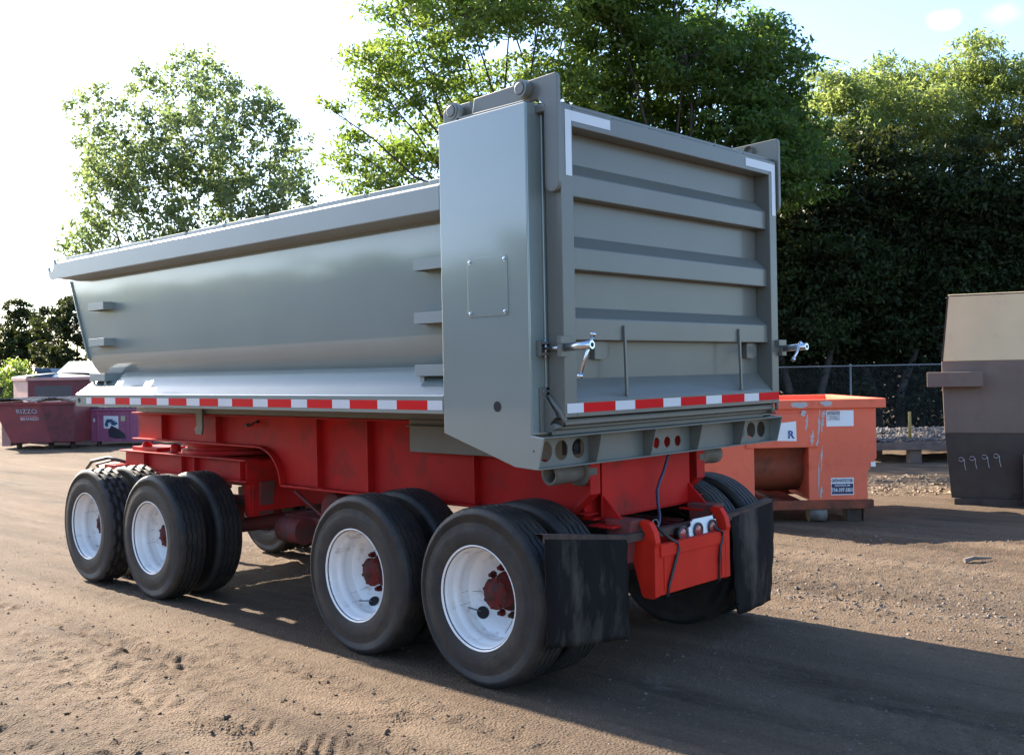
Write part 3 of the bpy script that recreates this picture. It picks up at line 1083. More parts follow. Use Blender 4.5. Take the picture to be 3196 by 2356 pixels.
# --- chassis frame
ZT = 1.492
arc = []
for k in range(0, 9):
    t_ = k / 8
    a_ = R(90 * t_)
    arc.append((3.83 - 0.36 * math.sin(a_), 0.93 + 0.307 * math.cos(a_)))
ch = MB()
bev_end = [(0.20, 1.10), (0.30, 0.945)]
web_out = [(6.035, ZT), (6.035, 1.237)] + arc + [(0.40, 0.935), (0.21, 1.08), (0.21, ZT)]
for s_ in (0, 1):
    xa, xb = (0.735, 0.750) if not s_ else (mx(0.750), mx(0.735))
    ch.prism(web_out, 'x', xa, xb)
    fa, fb = (0.672, 0.812) if not s_ else (mx(0.812), mx(0.672))
    # flanges follow the web outline
    path = [(6.045, 1.237)] + arc + [(0.40, 0.935)]
    for i in range(len(path) - 1):
        (ya, za), (yb, zb) = path[i], path[i + 1]
        d = Vector((yb - ya, zb - za)).normalized()
        nrm = Vector((d.y, -d.x)) * -0.016
        ch.prism([(ya, za), (yb, zb), (yb + nrm.x, zb + nrm.y), (ya + nrm.x, za + nrm.y)], 'x', fa, fb)
    ch.box(fa, fb, 0.21, 6.045, ZT - 0.0155, ZT + 0.0005)
    # rear end flange with chamfered foot
    ea, eb = (0.672, 0.768) if not s_ else (mx(0.768), mx(0.672))
    ch.prism([(0.188, ZT), (0.206, ZT), (0.206, 1.085), (0.395, 0.932), (0.380, 0.920), (0.188, 1.075)], 'x', ea, eb)
    ch.box(min(ea, eb), max(ea, eb), 0.2065, 0.30, 0.95, 0.955)
ch.box(0.818, mx(0.818), 0.215, 0.230, 0.92, ZT - 0.02)
ch.box(0.752, mx(0.752), 0.300, 0.315, 0.92, ZT - 0.02)
ch.box(0.752, mx(0.752), 0.2305, 0.33, 0.905, 0.9195)
for yy in (1.2, 2.33, 3.6, 4.6, 5.6):
    ch.box(0.752, mx(0.752), yy, yy + 0.015, 1.25 if yy > 3.7 else 1.0, ZT - 0.03)
chassis = ch.build('chassis_frame', RED, trailer, bevel=0.003)
for s_ in (0, 1):
    X = (lambda x: mx(x)) if s_ else (lambda x: x)
    for yy, zb_ in ((5.46, 1.24), (4.475, 1.24), (2.965, 0.936), (2.33, 0.936), (1.197, 0.936)):
        q = MB()
        q.box(min(X(0.676), X(0.7345)), max(X(0.676), X(0.7345)), yy - 0.006, yy + 0.006, zb_ + 0.002, ZT - 0.017)
        q.build('stiffener', RED, chassis, bevel=0.002, split=0.01)
    # wire stub and grease nipple on the web
gu = MB()
for s_ in (0, 1):
    X = (lambda x: mx(x)) if s_ else (lambda x: x)
    gu.prism([(0.232, 1.06), (0.225, 1.06), (0.06, 0.905), (0.06, 0.89), (0.232, 0.89)], 'x', X(0.825), X(0.840))
    gu.box(min(X(0.70), X(0.93)), max(X(0.70), X(0.93)), 0.05, 0.232, 0.876, 0.8895)
gu.build('flap_bracket', RED, chassis, bevel=0.003, split=0.05)
gn = MB()
gn.cyl((0.735, 4.02, 1.405), (0.70, 4.02, 1.405), 0.014, n=10)
gn.tube([(0.72, 4.02, 1.405), (0.70, 3.95, 1.41), (0.70, 3.88, 1.435)], 0.006, 6)
gn.cyl((0.735, 3.87, 1.437), (0.705, 3.87, 1.437), 0.012, n=8)
gn.build('air_fitting', CABLE, chassis)
# trunnion pipe
for s_ in (0, 1):
    X = (lambda x: mx(x)) if s_ else (lambda x: x)
    tp = MB()
    c = (0, 0.275, 1.213)
    tp.lathe([(X(0.735), 0.062), (X(0.47), 0.062), (X(0.465), 0.066), (X(0.405), 0.066), (X(0.400), 0.062), (X(0.400), 0.046), (X(0.55), 0.044)], c, 'x', 26)
    tp.lathe([(X(0.549), 0.044), (X(0.549), 0.0001)], c, 'x', 26, 1, False)
    tp.lathe([(X(0.735), 0.090), (X(0.655), 0.090), (X(0.650), 0.062)], c, 'x', 26)
    tp.build('trunnion_pipe', [PIPE, BLACK], trailer)

# --- dolly under the nose
dl = MB()
for s_ in (0, 1):
    xa, xb = (0.700, 0.715) if not s_ else (mx(0.715), mx(0.700))
    fa, fb = (0.640, 0.775) if not s_ else (mx(0.775), mx(0.640))
    dl.box(xa, xb, 3.95, 6.25, 0.93, 1.10)
    dl.box(fa, fb, 3.94, 6.26, 1.0995, 1.113)
    dl.box(fa, fb, 3.94, 6.26, 0.917, 0.9305)
    ga, gb = (0.655, 0.6995) if not s_ else (mx(0.6995), mx(0.655))
    for yy in (5.78, 5.05, 4.82, 4.05):
        dl.box(ga, gb, yy, yy + 0.014, 0.931, 1.099)
dl.box(0.716, mx(0.716), 3.955, 3.97, 0.66, 1.098)
dl.box(0.716, mx(0.716), 6.235, 6.25, 0.80, 1.098)
dl.box(0.655, 0.80, 3.945, 3.953, 0.931, 1.099)
dl.box(0.70, 0.86, 3.97, 4.06, 0.62, 0.9165)
dl.box(mx(0.86), mx(0.70), 3.97, 4.06, 0.62, 0.9165)
dl.box(0.776, mx(0.776), 4.0, 6.2, 1.085, 1.0985)
dolly = dl.build('dolly_frame', RED, trailer, bevel=0.003)
tt = MB()
tt.lathe([(1.113, 0.60), (1.150, 0.60), (1.155, 0.55), (1.185, 0.55), (1.190, 0.60), (1.221, 0.60), (1.221, 0.40), (1.113, 0.40)], (1.295, 4.95, 0), 'z', 64, 0, False, closed=True)
tt.box(0.70, 1.0, 5.60, 6.10, 1.114, 1.150)
tt.box(mx(1.0), mx(0.70), 5.60, 6.10, 1.114, 1.150)
tt.build('turntable', RED, trailer, bevel=0.002)
kn = MB()
for p_ in ((0.78, 5.95), (0.78, 5.38), (1.75, 5.9)):
    kn.lathe([(1.151 if p_[1] > 5.5 else 1.114, 0.05), (1.17, 0.05), (1.19, 0.035), (1.20, 0.0001)], (p_[0], p_[1], 0), 'z', 16)
kn.build('turntable_bolt', RED, trailer, split=0.02)
db = MB()
for s_ in (0, 1):
    xa = 0.95 if not s_ else mx(0.95)
    db.tube([(xa, 6.25, 0.86), (1.295 + (xa - 1.295) * 0.15, 8.0, 0.80)], [0.06, 0.05], 4, smooth=False)
db.box(0.60, 0.80, 6.26, 6.52, 0.80, 0.96)
db.box(0.62, 1.9, 6.28, 6.40, 0.74, 0.80)
db.build('drawbar', RED, trailer, bevel=0.003)
ho = MB()
ho.tube([(0.72, 6.30, 0.98), (0.66, 6.55, 1.02), (0.62, 6.85, 0.97), (0.70, 7.15, 0.88)], 0.018, 8)
ho.tube([(0.80, 6.30, 0.95), (0.76, 6.6, 0.99), (0.74, 7.0, 0.92), (0.9, 7.3, 0.85)], 0.014, 8)
ho.build('air_hose', CABLE, trailer, split=0.001)

# --- running gear
AX = [(0.53, 0.515), (1.687, 0.505), (4.48, 0.478), (5.69, 0.470)]
for i, (ay, az) in enumerate(AX):
    q = MB()
    q.cyl((0.30, ay, az), (mx(0.30), ay, az), 0.065, n=18)
    for s_ in (0, 1):
        X = (lambda x: mx(x)) if s_ else (lambda x: x)
        q.lathe([(X(0.40), 0.21), (X(0.66), 0.215), (X(0.67), 0.19), (X(0.67), 0.06)], (0, ay, az), 'x', 28)
        xs0, xs1 = min(X(0.80), X(0.90)), max(X(0.80), X(0.90))
        q.box(xs0, xs1, ay - 0.09, ay + 0.09, az + 0.06, az + 0.20)
    q.build('axle', REDD, trailer, split=0.2)
sp = MB()
for (ya, yb, zc, zt_) in ((0.53, 1.687, 0.51, 0.92), (4.48, 5.69, 0.474, 0.916)):
    for s_ in (0, 1):
        X = (lambda x: mx(x)) if s_ else (lambda x: x)
        a_, b_ = min(X(0.81), X(0.89)), max(X(0.81), X(0.89))
        for y0_ in (ya, yb):
            for k, ln in enumerate((0.42, 0.40, 0.34, 0.26)):
                sp.box(a_, b_, y0_ - ln, y0_ + ln, zc + 0.21 + 0.02 * k, zc + 0.226 + 0.02 * k)
        for yy in (ya - 0.46, (ya + yb) / 2, yb + 0.46):
            sp.prism([(yy - 0.10, zt_), (yy + 0.10, zt_), (yy + 0.05, zc + 0.15), (yy - 0.05, zc + 0.15)], 'x', X(0.78), X(0.92))
sp.build('leaf_spring', REDD, trailer, bevel=0.003, split=0.05)
un = MB()
un.cyl((0.95, 3.15, 0.70), (1.65, 3.15, 0.70), 0.15, n=22)
un.box(1.0, 1.6, 2.6, 3.9, 0.56, 0.62)
un.cyl((0.90, 3.75, 0.52), (0.90, 3.45, 0.52), 0.11, n=18)
un.tube([(0.9, 3.6, 0.85), (1.0, 3.3, 0.62), (1.1, 2.9, 0.60), (0.95, 2.4, 0.75)], 0.015, 6)
un.build('air_tank', REDD, trailer, split=0.08)


def tyre_mesh(lug):
    prof = [(0.048, 0.292), (0.040, 0.300), (0.034, 0.316), (0.029, 0.345), (0.0262, 0.375), (0.0258, 0.400), (0.0265, 0.403), (0.0275, 0.43), (0.0275, 0.4305),
            (0.0325, 0.447), (0.0315, 0.4475), (0.0355, 0.462), (0.0345, 0.4625), (0.040, 0.478), (0.039, 0.4785), (0.046, 0.495), (0.052, 0.508), (0.061, 0.517)]
    nseg = 132
    cols = []                                  # (x, r, zig)
    for x, r_ in prof:
        cols.append((x, r_, 0))
    if not lug:
        gr = [0.098, 0.142, 0.188, 0.232]
        cols.append((0.068, 0.521, 0))
        for g_ in gr:
            cols += [(g_ - 0.0062, 0.5255, 1), (g_ - 0.0045, 0.512, 1), (g_ + 0.0045, 0.512, 1), (g_ + 0.0062, 0.5255, 1)]
        cols.append((0.262, 0.521, 0))
    else:
        for k in range(13):
            cols.append((0.066 + 0.198 * k / 12, 0.524, 2 + k))
    for x, r_ in prof[::-1]:
        cols.append((0.33 - x, r_, 0))
    vs, fs = [], []
    for k in range(nseg):
        a_ = 2 * math.pi * k / nseg
        for (x, r_, zg) in cols:
            xx, rr_ = x, r_
            if zg == 1:
                xx += 0.0042 * (1 if (k // 2) % 2 else -1)
            elif zg >= 2:
                j = zg - 2
                if ((k + (3 if (j // 3) % 2 else 0)) % 6) in (0, 1) or j % 3 == 2:
                    rr_ -= 0.014
            vs.append((xx - 0.335, rr_ * math.cos(a_), rr_ * math.sin(a_)))
    nc = len(cols)
    for k in range(nseg):
        k2 = (k + 1) % nseg
        for c in range(nc - 1):
            fs.append((k * nc + c, k * nc + c + 1, k2 * nc + c + 1, k2 * nc + c))
    mb = MB()
    mb.add(vs, fs)
    ns = len(prof)
    mb.sm = [not (ns <= (i % (nc - 1)) + 1 <= nc - ns) for i in range(len(fs))]
    return mb


rim = MB()
rim.lathe([(-0.290, 0.296), (-0.298, 0.300), (-0.3015, 0.306), (-0.298, 0.3085), (-0.290, 0.307), (-0.284, 0.300), (-0.279, 0.291), (-0.268, 0.286), (-0.232, 0.284), (-0.222, 0.281),
           (-0.212, 0.272), (-0.196, 0.266), (-0.172, 0.2635), (-0.166, 0.266), (-0.158, 0.2635), (-0.118, 0.262), (-0.112, 0.255), (-0.108, 0.246), (-0.060, 0.200), (-0.040, 0.176),
           (-0.036, 0.165), (-0.035, 0.095)], (0, 0, 0), 'x', 72)
rim.lathe([(-0.035, 0.300), (-0.06, 0.287), (-0.25, 0.2935), (-0.2888, 0.2985)], (0, 0, 0), 'x', 48, 3)
rim.lathe([(-0.033, 0.300), (-0.030, 0.25), (-0.0305, 0.10), (-0.0305, 0.0001)], (0, 0, 0), 'x', 48, 3)
for a_ in (0.0, math.pi):
    # hand holes: discs lying on the cone of the disc
    c = Vector((-0.0875, 0.222 * math.cos(a_), 0.222 * math.sin(a_)))
    rad = Vector((0.72, -0.69 * math.cos(a_), -0.69 * math.sin(a_))).normalized()
    tan = Vector((0, -math.sin(a_), math.cos(a_)))
    nrm = rad.cross(tan).normalized()
    if nrm.x > 0:
        nrm = -nrm
    c += nrm * 0.003
    pts = [c + rad * 0.037 * math.cos(t_) + tan * 0.040 * math.sin(t_) for t_ in np.linspace(0, 2 * math.pi, 24, endpoint=False)]
    rim.add(pts, [tuple(range(24))], 1)
    rim.tube([(-0.17, 0.235 * math.cos(a_ + 0.25), 0.235 * math.sin(a_ + 0.25)), (-0.10, 0.222 * math.cos(a_ + 0.05), 0.222 * math.sin(a_ + 0.05))], 0.005, 6, 2)
for k, a_ in enumerate((0.35, 0.62, 1.9, 2.25, 2.5, 2.9, 3.4, 3.6, 4.1, 4.9, 5.3, 5.9)):
    t0 = -0.20 + 0.02 * (k % 3)
    rim.tube([(t0, 0.2655 * math.cos(a_), 0.2655 * math.sin(a_)), (-0.118, 0.2612 * math.cos(a_ + 0.02), 0.2612 * math.sin(a_ + 0.02))], 0.0010, 4, 3)
    if k % 3 == 1:
        rim.tube([(-0.1035, 0.240 * math.cos(a_), 0.240 * math.sin(a_)), (-0.045, 0.178 * math.cos(a_ - 0.06), 0.178 * math.sin(a_ - 0.06))], 0.0011, 4, 3)
hub = MB()
hub.lathe([(-0.030, 0.120), (-0.040, 0.118), (-0.046, 0.092), (-0.120, 0.088), (-0.140, 0.084), (-0.144, 0.094), (-0.152, 0.094), (-0.156, 0.080), (-0.166, 0.070), (-0.174, 0.055),
           (-0.178, 0.035), (-0.186, 0.032), (-0.188, 0.0001)], (0, 0, 0), 'x', 30)
for k in range(8):
    a_ = 2 * math.pi * k / 8 + 0.2
    hub.cyl((-0.145, 0.083 * math.cos(a_), 0.083 * math.sin(a_)), (-0.163, 0.083 * math.cos(a_), 0.083 * math.sin(a_)), 0.012, n=6, smooth=False)
for k in range(10):
    a_ = 2 * math.pi * k / 10 + 0.1
    y_, z_ = 0.143 * math.cos(a_), 0.143 * math.sin(a_)
    hub.cyl((-0.034, y_, z_), (-0.060, y_, z_), 0.023, 0.020, n=6, smooth=False)
    hub.cyl((-0.060, y_, z_), (-0.078, y_, z_), 0.013, n=8)
rim_p = rim.build('wheel', [RIM, BLACK, STEEL, RUST])
hub_p = hub.build('hub', HUBRED)
ty_p = tyre_mesh(False).build('tyre', TYRE)
ty_l = tyre_mesh(True).build('tyre', TYRE)
first = True
HAND = [R(-41), R(-75), R(60), R(100)]
for i, (ay, az) in enumerate(AX):
    for s_ in (0, 1):
        for inner in (0, 1):
            r_o = rim_p if first else rim_p.copy()
            if not first:
                COL.objects.link(r_o)
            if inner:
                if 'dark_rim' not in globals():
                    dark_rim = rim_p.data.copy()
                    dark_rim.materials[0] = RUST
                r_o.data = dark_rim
            r_o.parent = trailer
            r_o.location = (0.335 if not s_ else mx(0.335), ay, az)
            flip = (s_ + inner) % 2
            r_o.rotation_euler = (HAND[i] if not flip else -HAND[i], 0, math.pi if flip else 0)
            src = ty_l if i == 3 else ty_p
            t_o = src if (first or (i == 3 and s_ == 0 and inner == 0)) else src.copy()
            if t_o is not src:
                COL.objects.link(t_o)
            t_o.parent = r_o
            t_o.rotation_euler = (random.uniform(0, 6), 0, 0)
            if not inner:
                h_o = hub_p if first else hub_p.copy()
                if not first:
                    COL.objects.link(h_o)
                h_o.parent = r_o
            first = False

# --- mud flaps, flap bar, light box
BARP = [(-0.045, 0.952), (0.30, 0.905), (0.69, 0.852), (1.30, 0.842), (1.86, 0.850), (2.12, 0.862), (2.385, 0.892)]
bar = MB()
YB_ = -0.052
for i in range(len(BARP) - 1):
    (xa, za), (xb, zb) = BARP[i], BARP[i + 1]
    bar.add([(xa, YB_ - 0.010, za - 0.045), (xb, YB_ - 0.010, zb - 0.045), (xb, YB_ - 0.010, zb), (xa, YB_ - 0.010, za),
             (xa, YB_, za - 0.045), (xb, YB_, zb - 0.045), (xb, YB_, zb), (xa, YB_, za),
             (xa, YB_ + 0.055, za - 0.006), (xb, YB_ + 0.055, zb - 0.006), (xb, YB_ + 0.055, zb), (xa, YB_ + 0.055, za)],
            [(0, 1, 2, 3), (0, 4, 5, 1), (3, 2, 10, 11), (4, 8, 9, 5), (7, 6, 9, 8)] if False else [(0, 1, 2, 3), (4, 5, 1, 0), (3, 2, 10, 11), (8, 9, 10, 11), (4, 5, 9, 8)])
fbar = bar.build('flap_bar', RUST, trailer)


def flap(x0, x1, zt0, zt1, zb0, zb1, cut, curl):
    nx_, nz_ = 14, 18
    vs, fs = [], []
    for j in range(nz_ + 1):
        for i in range(nx_ + 1):
            u, v = i / nx_, j / nz_
            x = x0 + (x1 - x0) * u
            zt = zt0 + (zt1 - zt0) * u
            zb = zb0 + (zb1 - zb0) * u
            if v > 0.9 and cut:
                zb += 0.07 * (max(0, 0.12 - u) / 0.12) ** 2 + 0.02 * max(0, u - 0.5)
            z = zt + (zb - zt) * v
            y = YB_ - 0.011 - 0.02 * math.sin(v * 3.0) * (0.4 + 0.6 * math.sin(u * 3.1)) + curl * v * v * (u - 0.4) + 0.006 * math.sin(u * 17 + v * 5) * v
            if u in (0.0, 1.0):
                x += 0.006 * math.sin(v * 23 + x0)
            vs.append((x, y, z))
    n0 = len(vs)
    vs += [(x, y + 0.009, z) for x, y, z in vs]
    w_ = nx_ + 1
    for j in range(nz_):
        for i in range(nx_):
            a_ = j * w_ + i
            fs.append((a_, a_ + 1, a_ + w_ + 1, a_ + w_))
            fs.append((n0 + a_, n0 + a_ + w_, n0 + a_ + w_ + 1, n0 + a_ + 1))
    for j in range(nz_):
        for c in (0, nx_):
            a_ = j * w_ + c
            fs.append((a_, a_ + w_, a_ + w_ + n0, a_ + n0))
    for i in range(nx_):
        a_ = nz_ * w_ + i
        fs.append((a_, a_ + 1, a_ + 1 + n0, a_ + n0))
    mb = MB()
    mb.add(vs, fs, 0, True)
    return mb


flap(-0.030, 0.690, 0.925, 0.828, 0.335, 0.248, False, -0.01).build('mud_flap', RUBBER, trailer)
f2 = flap(1.845, 2.390, 0.822, 0.872, 0.165, 0.160, True, 0.05).build('mud_flap', RUBBER, trailer)
f2['label'] = 'longer scuffed mud flap with a torn curled lower edge'

lx0, lx1 = 0.860, 1.690
bx = MB()
sideprof = [(-0.140, 0.468), (-0.140, 0.760), (-0.150, 0.790), (-0.135, 0.855), (-0.100, 0.910), (-0.050, 0.920), (-0.020, 0.905), (-0.070, 0.838), (-0.060, 0.815), (-0.01, 0.84), (0.070, 0.815), (-0.040, 0.470), (-0.06, 0.455), (-0.12, 0.455)]
bx.prism(sideprof, 'x', lx0, lx0 + 0.05)
bx.prism(sideprof, 'x', lx1 - 0.05, lx1)
bx.box(lx0 + 0.0505, lx1 - 0.0505, -0.139, -0.110, 0.470, 0.775)
bx.box(lx0 + 0.0505, lx1 - 0.0505, -0.152, -0.139, 0.700, 0.773)
bx.prism([(-0.110, 0.47), (-0.110, 0.50), (-0.06, 0.50), (0.03, 0.80), (0.06, 0.80), (-0.035, 0.47)], 'x', lx0 + 0.0505, lx1 - 0.0505)
bx.box(lx0 + 0.09, lx0 + 0.105, -0.1445, -0.139, 0.49, 0.699)
bx.box(lx1 - 0.105, lx1 - 0.09, -0.1445, -0.139, 0.49, 0.699)
lbox = bx.build('light_box', BOXRED, trailer, bevel=0.012, seg=3)
pl = MB()


def tilt(u, v, t):
    return (u, -0.104 + 0.10 * (v - 0.76) + t, v)


pl.plate_holes([(1.285, 0.745), (1.625, 0.745), (1.625, 0.775), (1.600, 0.785), (1.598, 0.845), (1.57, 0.850), (1.565, 0.872), (1.345, 0.872), (1.335, 0.862), (1.318, 0.862), (1.316, 0.835), (1.285, 0.825)],
               [(1.375, 0.800, 0.040), (1.540, 0.800, 0.040)], tilt, 0.008, 0, 24)
pl.build('lamp_plate', WHITE, lbox)
for xx in (1.205, 1.375, 1.540):
    lp = MB()
    lp.lathe([(-0.106, 0.052), (-0.114, 0.050), (-0.114, 0.037), (-0.108, 0.034)], (xx, 0, 0.800), 'y', 26, 0)
    lp.lathe([(-0.109, 0.035), (-0.115, 0.024), (-0.117, 0.0001)], (xx, 0, 0.800), 'y', 26, 1)
    lp.lathe([(-0.106, 0.038), (-0.06, 0.036), (-0.06, 0.0001)], (xx, 0, 0.800), 'y', 26, 0)
    lp.build('tail_lamp', [CABLE, AMBER], lbox)
st = MB()
st.tube([(0.965, -0.075, 0.875), (1.03, -0.125, 0.80), (1.075, -0.158, 0.765), (1.085, -0.160, 0.735), (1.07, -0.153, 0.69), (1.03, -0.150, 0.60), (0.99, -0.150, 0.53), (0.975, -0.148, 0.462), (0.98, -0.12, 0.447)], 0.010, 7)
st.tube([(1.525, -0.075, 0.855), (1.545, -0.125, 0.795), (1.575, -0.160, 0.765), (1.577, -0.160, 0.72), (1.56, -0.152, 0.68), (1.548, -0.150, 0.60), (1.545, -0.148, 0.465), (1.55, -0.12, 0.447)], 0.009, 7)
st.build('strap', CABLE, lbox, split=0.01)
hs = MB()
hs.tube([(1.42, 0.10, 1.32), (1.401, 0.13, 1.259), (1.365, 0.14, 1.163), (1.318, 0.14, 1.10), (1.272, 0.13, 1.045), (1.235, 0.10, 0.97), (1.195, 0.06, 0.91), (1.15, 0.03, 0.87), (1.12, 0.02, 0.84)], 0.0105, 8)
hs.build('air_hose', HOSE, trailer, split=0.001)
rg_ = MB()
rg_.tube([(1.02 + 0.035 * math.cos(t_), -0.03, 0.87 + 0.035 * math.sin(t_)) for t_ in np.linspace(0, 6.283, 17)], 0.004, 6, caps=False)
rg_.build('wire_ring', STEEL, lbox)

# ------------------------------------------------------------------ trees
def leaf_cloud(centres, radii, per, size, aspect, rg, droop=0.15, up=0.35, flat=0.75):
    """numpy leaf quads around cluster centres; returns verts (N*4,3), tint (N)"""
    n = len(centres)
    N = n * per
    c = np.repeat(centres, per, 0)
    r_ = np.repeat(radii, per)[:, None]
    d = rg.normal(size=(N, 3))
    d /= np.linalg.norm(d, axis=1)[:, None]
    p = c + d * r_ * (rg.random((N, 1)) ** 0.45) * np.array([1, 1, flat])
    nrm = rg.normal(size=(N, 3)) + np.array([0, 0, up * 2])
    nrm /= np.linalg.norm(nrm, axis=1)[:, None]
    ax = rg.normal(size=(N, 3)) + d * 0.7 + np.array([0, 0, -droop * 2])
    ax -= nrm * (ax * nrm).sum(1)[:, None]
    ax /= np.linalg.norm(ax, axis=1)[:, None]
    bi = np.cross(nrm, ax)
    s = size * (0.55 + 0.75 * rg.random((N, 1)))
    w = s * aspect
    fold = nrm * s * 0.10
    v = np.stack([p - ax * s * 0.5, p + bi * w * 0.5 + fold, p + ax * s * 0.5, p - bi * w * 0.5 + fold], 1)
    tint = np.clip(np.repeat(rg.random(n), per) * 0.55 + rg.random(N) * 0.45, 0, 1)
    return v.reshape(-1, 3), tint


def leaf_object(name, v, tint, mt, parent=None):
    N = len(tint)
    me = bpy.data.meshes.new(name)
    me.vertices.add(N * 4)
    me.vertices.foreach_set('co', v.astype(np.float32).reshape(-1))
    me.loops.add(N * 4)
    me.loops.foreach_set('vertex_index', np.arange(N * 4, dtype=np.int32))
    me.polygons.add(N)
    me.polygons.foreach_set('loop_start', np.arange(0, N * 4, 4, dtype=np.int32))
    me.polygons.foreach_set('loop_total', np.full(N, 4, np.int32))
    at = me.attributes.new('tint', 'FLOAT', 'FACE')
    at.data.foreach_set('value', tint.astype(np.float32))
    me.update()
    me.materials.append(mt)
    o = bpy.data.objects.new(name, me)
    COL.objects.link(o)
    if parent:
        o.parent = parent
    return o


def tree(name, label, base_lat, base_dep, lobes, mt, seed, leaf=0.13, aspect=0.45, per=42, dens=9.0, crad=0.36, trunk_r=0.22, fork=0.38,
         k=1.0, dspread=1.6, category='tree', group=None, droop=0.15, stems=1, flat=0.75):
    rg = np.random.default_rng(seed)
    b = view_pt(base_lat, base_dep)
    b.z = float(base_z(b.y)) - 0.05
    root = empty(name, b, VROT)
    tag(root, label, category, group)
    top = max(z + rz for _, z, _, rz in lobes) * 1.0
    zf = top * fork
    mb = MB()
    cents, rads = [], []
    stemtops = []
    for s_ in range(stems):
        off = Vector(((s_ - (stems - 1) / 2) * 0.5, rg.normal() * 0.3, 0))
        st = Vector((off.x * 2.2 + rg.normal() * 0.3, off.y, zf * (0.9 + 0.2 * rg.random())))
        mb.tube([off, off * 1.2 + Vector((rg.normal() * 0.08, 0, zf * 0.45)), st], [trunk_r, trunk_r * 0.8, trunk_r * 0.62], 10)
        stemtops.append(st)
    for (lat, z, rl, rz) in lobes:
        c = Vector(((lat - base_lat) * k, rg.uniform(-dspread, dspread), z * 1.0))
        st = min(stemtops, key=lambda q: (q - c).length)
        d = c - st
        mid = st + d * 0.5 + Vector((rg.normal() * 0.25, rg.normal() * 0.25, -0.12 * abs(d.x) + 0.25 * rg.random()))
        br = trunk_r * 0.24
        path = [st + (mid - st) * t_ * 1.0 for t_ in (0.0, 0.5, 1.0)] + [mid.lerp(c, 0.5) + Vector((0, 0, 0.12)), c]
        mb.tube(path, [br, br * 0.8, br * 0.6, br * 0.42, br * 0.25], 6)
        nc = max(4, int(dens * rl * rz * 4))
        u = rg.normal(size=(nc, 3))
        u /= np.linalg.norm(u, axis=1)[:, None]
        rad = 0.35 + 0.65 * rg.random((nc, 1)) ** 0.6
        pts = np.array(c)[None] + u * rad * np.array([rl, (rl + rz) * 0.6, rz])
        cents.append(pts)
        rads.append(crad * (0.7 + 0.6 * rg.random(nc)))
        for q in pts[:max(3, nc // 3)]:
            q = Vector(q)
            m2 = c.lerp(q, 0.55) + Vector((rg.normal() * 0.08, rg.normal() * 0.08, rg.normal() * 0.08))
            mb.tube([c.lerp(mid, 0.25 * rg.random()), m2, q], [br * 0.26, br * 0.17, 0.006], 4, caps=False)
    mb.build('trunk', BARK, root)
    v, t_ = leaf_cloud(np.concatenate(cents), np.concatenate(rads), per, leaf, aspect, rg, droop, flat=flat)
    leaf_object('crown', v, t_, mt, root)
    return root


L_BRIGHT = [(0.2, 11.6, 1.5, 0.9), (-1.5, 11.3, 1.2, 0.9), (1.2, 8.6, 1.3, 0.8), (-1.2, 8.3, 1.2, 0.8), (2.6, 9.0, 1.0, 0.9), (2.9, 11.8, 1.4, 0.9), (-3.2, 9.4, 0.8, 0.6), (-3.1, 7.7, 0.9, 0.6), (-4.18, 7.85, 0.7, 0.58), (-3.83, 7.09, 0.87, 0.52), (-4.41, 8.6, 0.29, 0.29), (-2.9, 8.63, 0.87, 0.7), (-3.02, 10.14, 0.87, 0.75), (-2.56, 11.06, 1.04, 0.81),
            (-1.86, 9.42, 1.04, 0.99), (-2.21, 7.58, 1.04, 0.81), (-0.93, 10.56, 1.28, 1.04), (-0.35, 9.16, 1.39, 1.1), (0.92, 10.76, 1.39, 1.04), (1.5, 9.47, 1.28, 1.04),
            (2.43, 10.5, 1.16, 0.99), (-0.24, 12.29, 1.74, 1.04), (1.96, 12.36, 1.74, 1.04), (-1.98, 12.09, 1.16, 0.81), (-3.02, 6.66, 0.7, 0.35), (0.5, 7.9, 1.4, 0.7), (-0.9, 7.7, 1.0, 0.6)]
L_DARK = [(2.2, 8.8, 1.0, 1.0), (2.2, 10.5, 1.0, 0.9), (4.0, 8.8, 1.2, 0.9), (5.0, 9.9, 1.0, 0.7), (6.3, 8.6, 0.9, 0.9), (5.9, 6.9, 1.1, 0.8), (7.0, 7.2, 0.8, 0.8), (3.31, 8.53, 1.18, 1.12), (2.99, 9.93, 1.07, 0.91), (4.27, 9.69, 1.18, 1.02), (4.7, 8.07, 1.28, 1.07), (5.56, 8.81, 1.07, 0.91), (5.34, 7.42, 1.18, 0.8), (6.41, 7.83, 0.86, 0.8),
          (4.06, 7.23, 1.28, 0.86), (2.78, 7.36, 1.18, 0.8), (6.09, 9.76, 0.64, 0.7), (6.58, 10.18, 0.3, 0.43), (6.9, 8.99, 0.37, 0.27), (3.53, 11.09, 1.39, 0.86), (4.92, 10.85, 0.96, 0.64),
          (1.92, 7.27, 0.96, 0.75), (2.5, 6.0, 1.3, 0.8), (4.0, 5.9, 1.4, 0.8), (5.6, 6.0, 1.3, 0.8), (6.6, 6.4, 1.0, 0.8)]
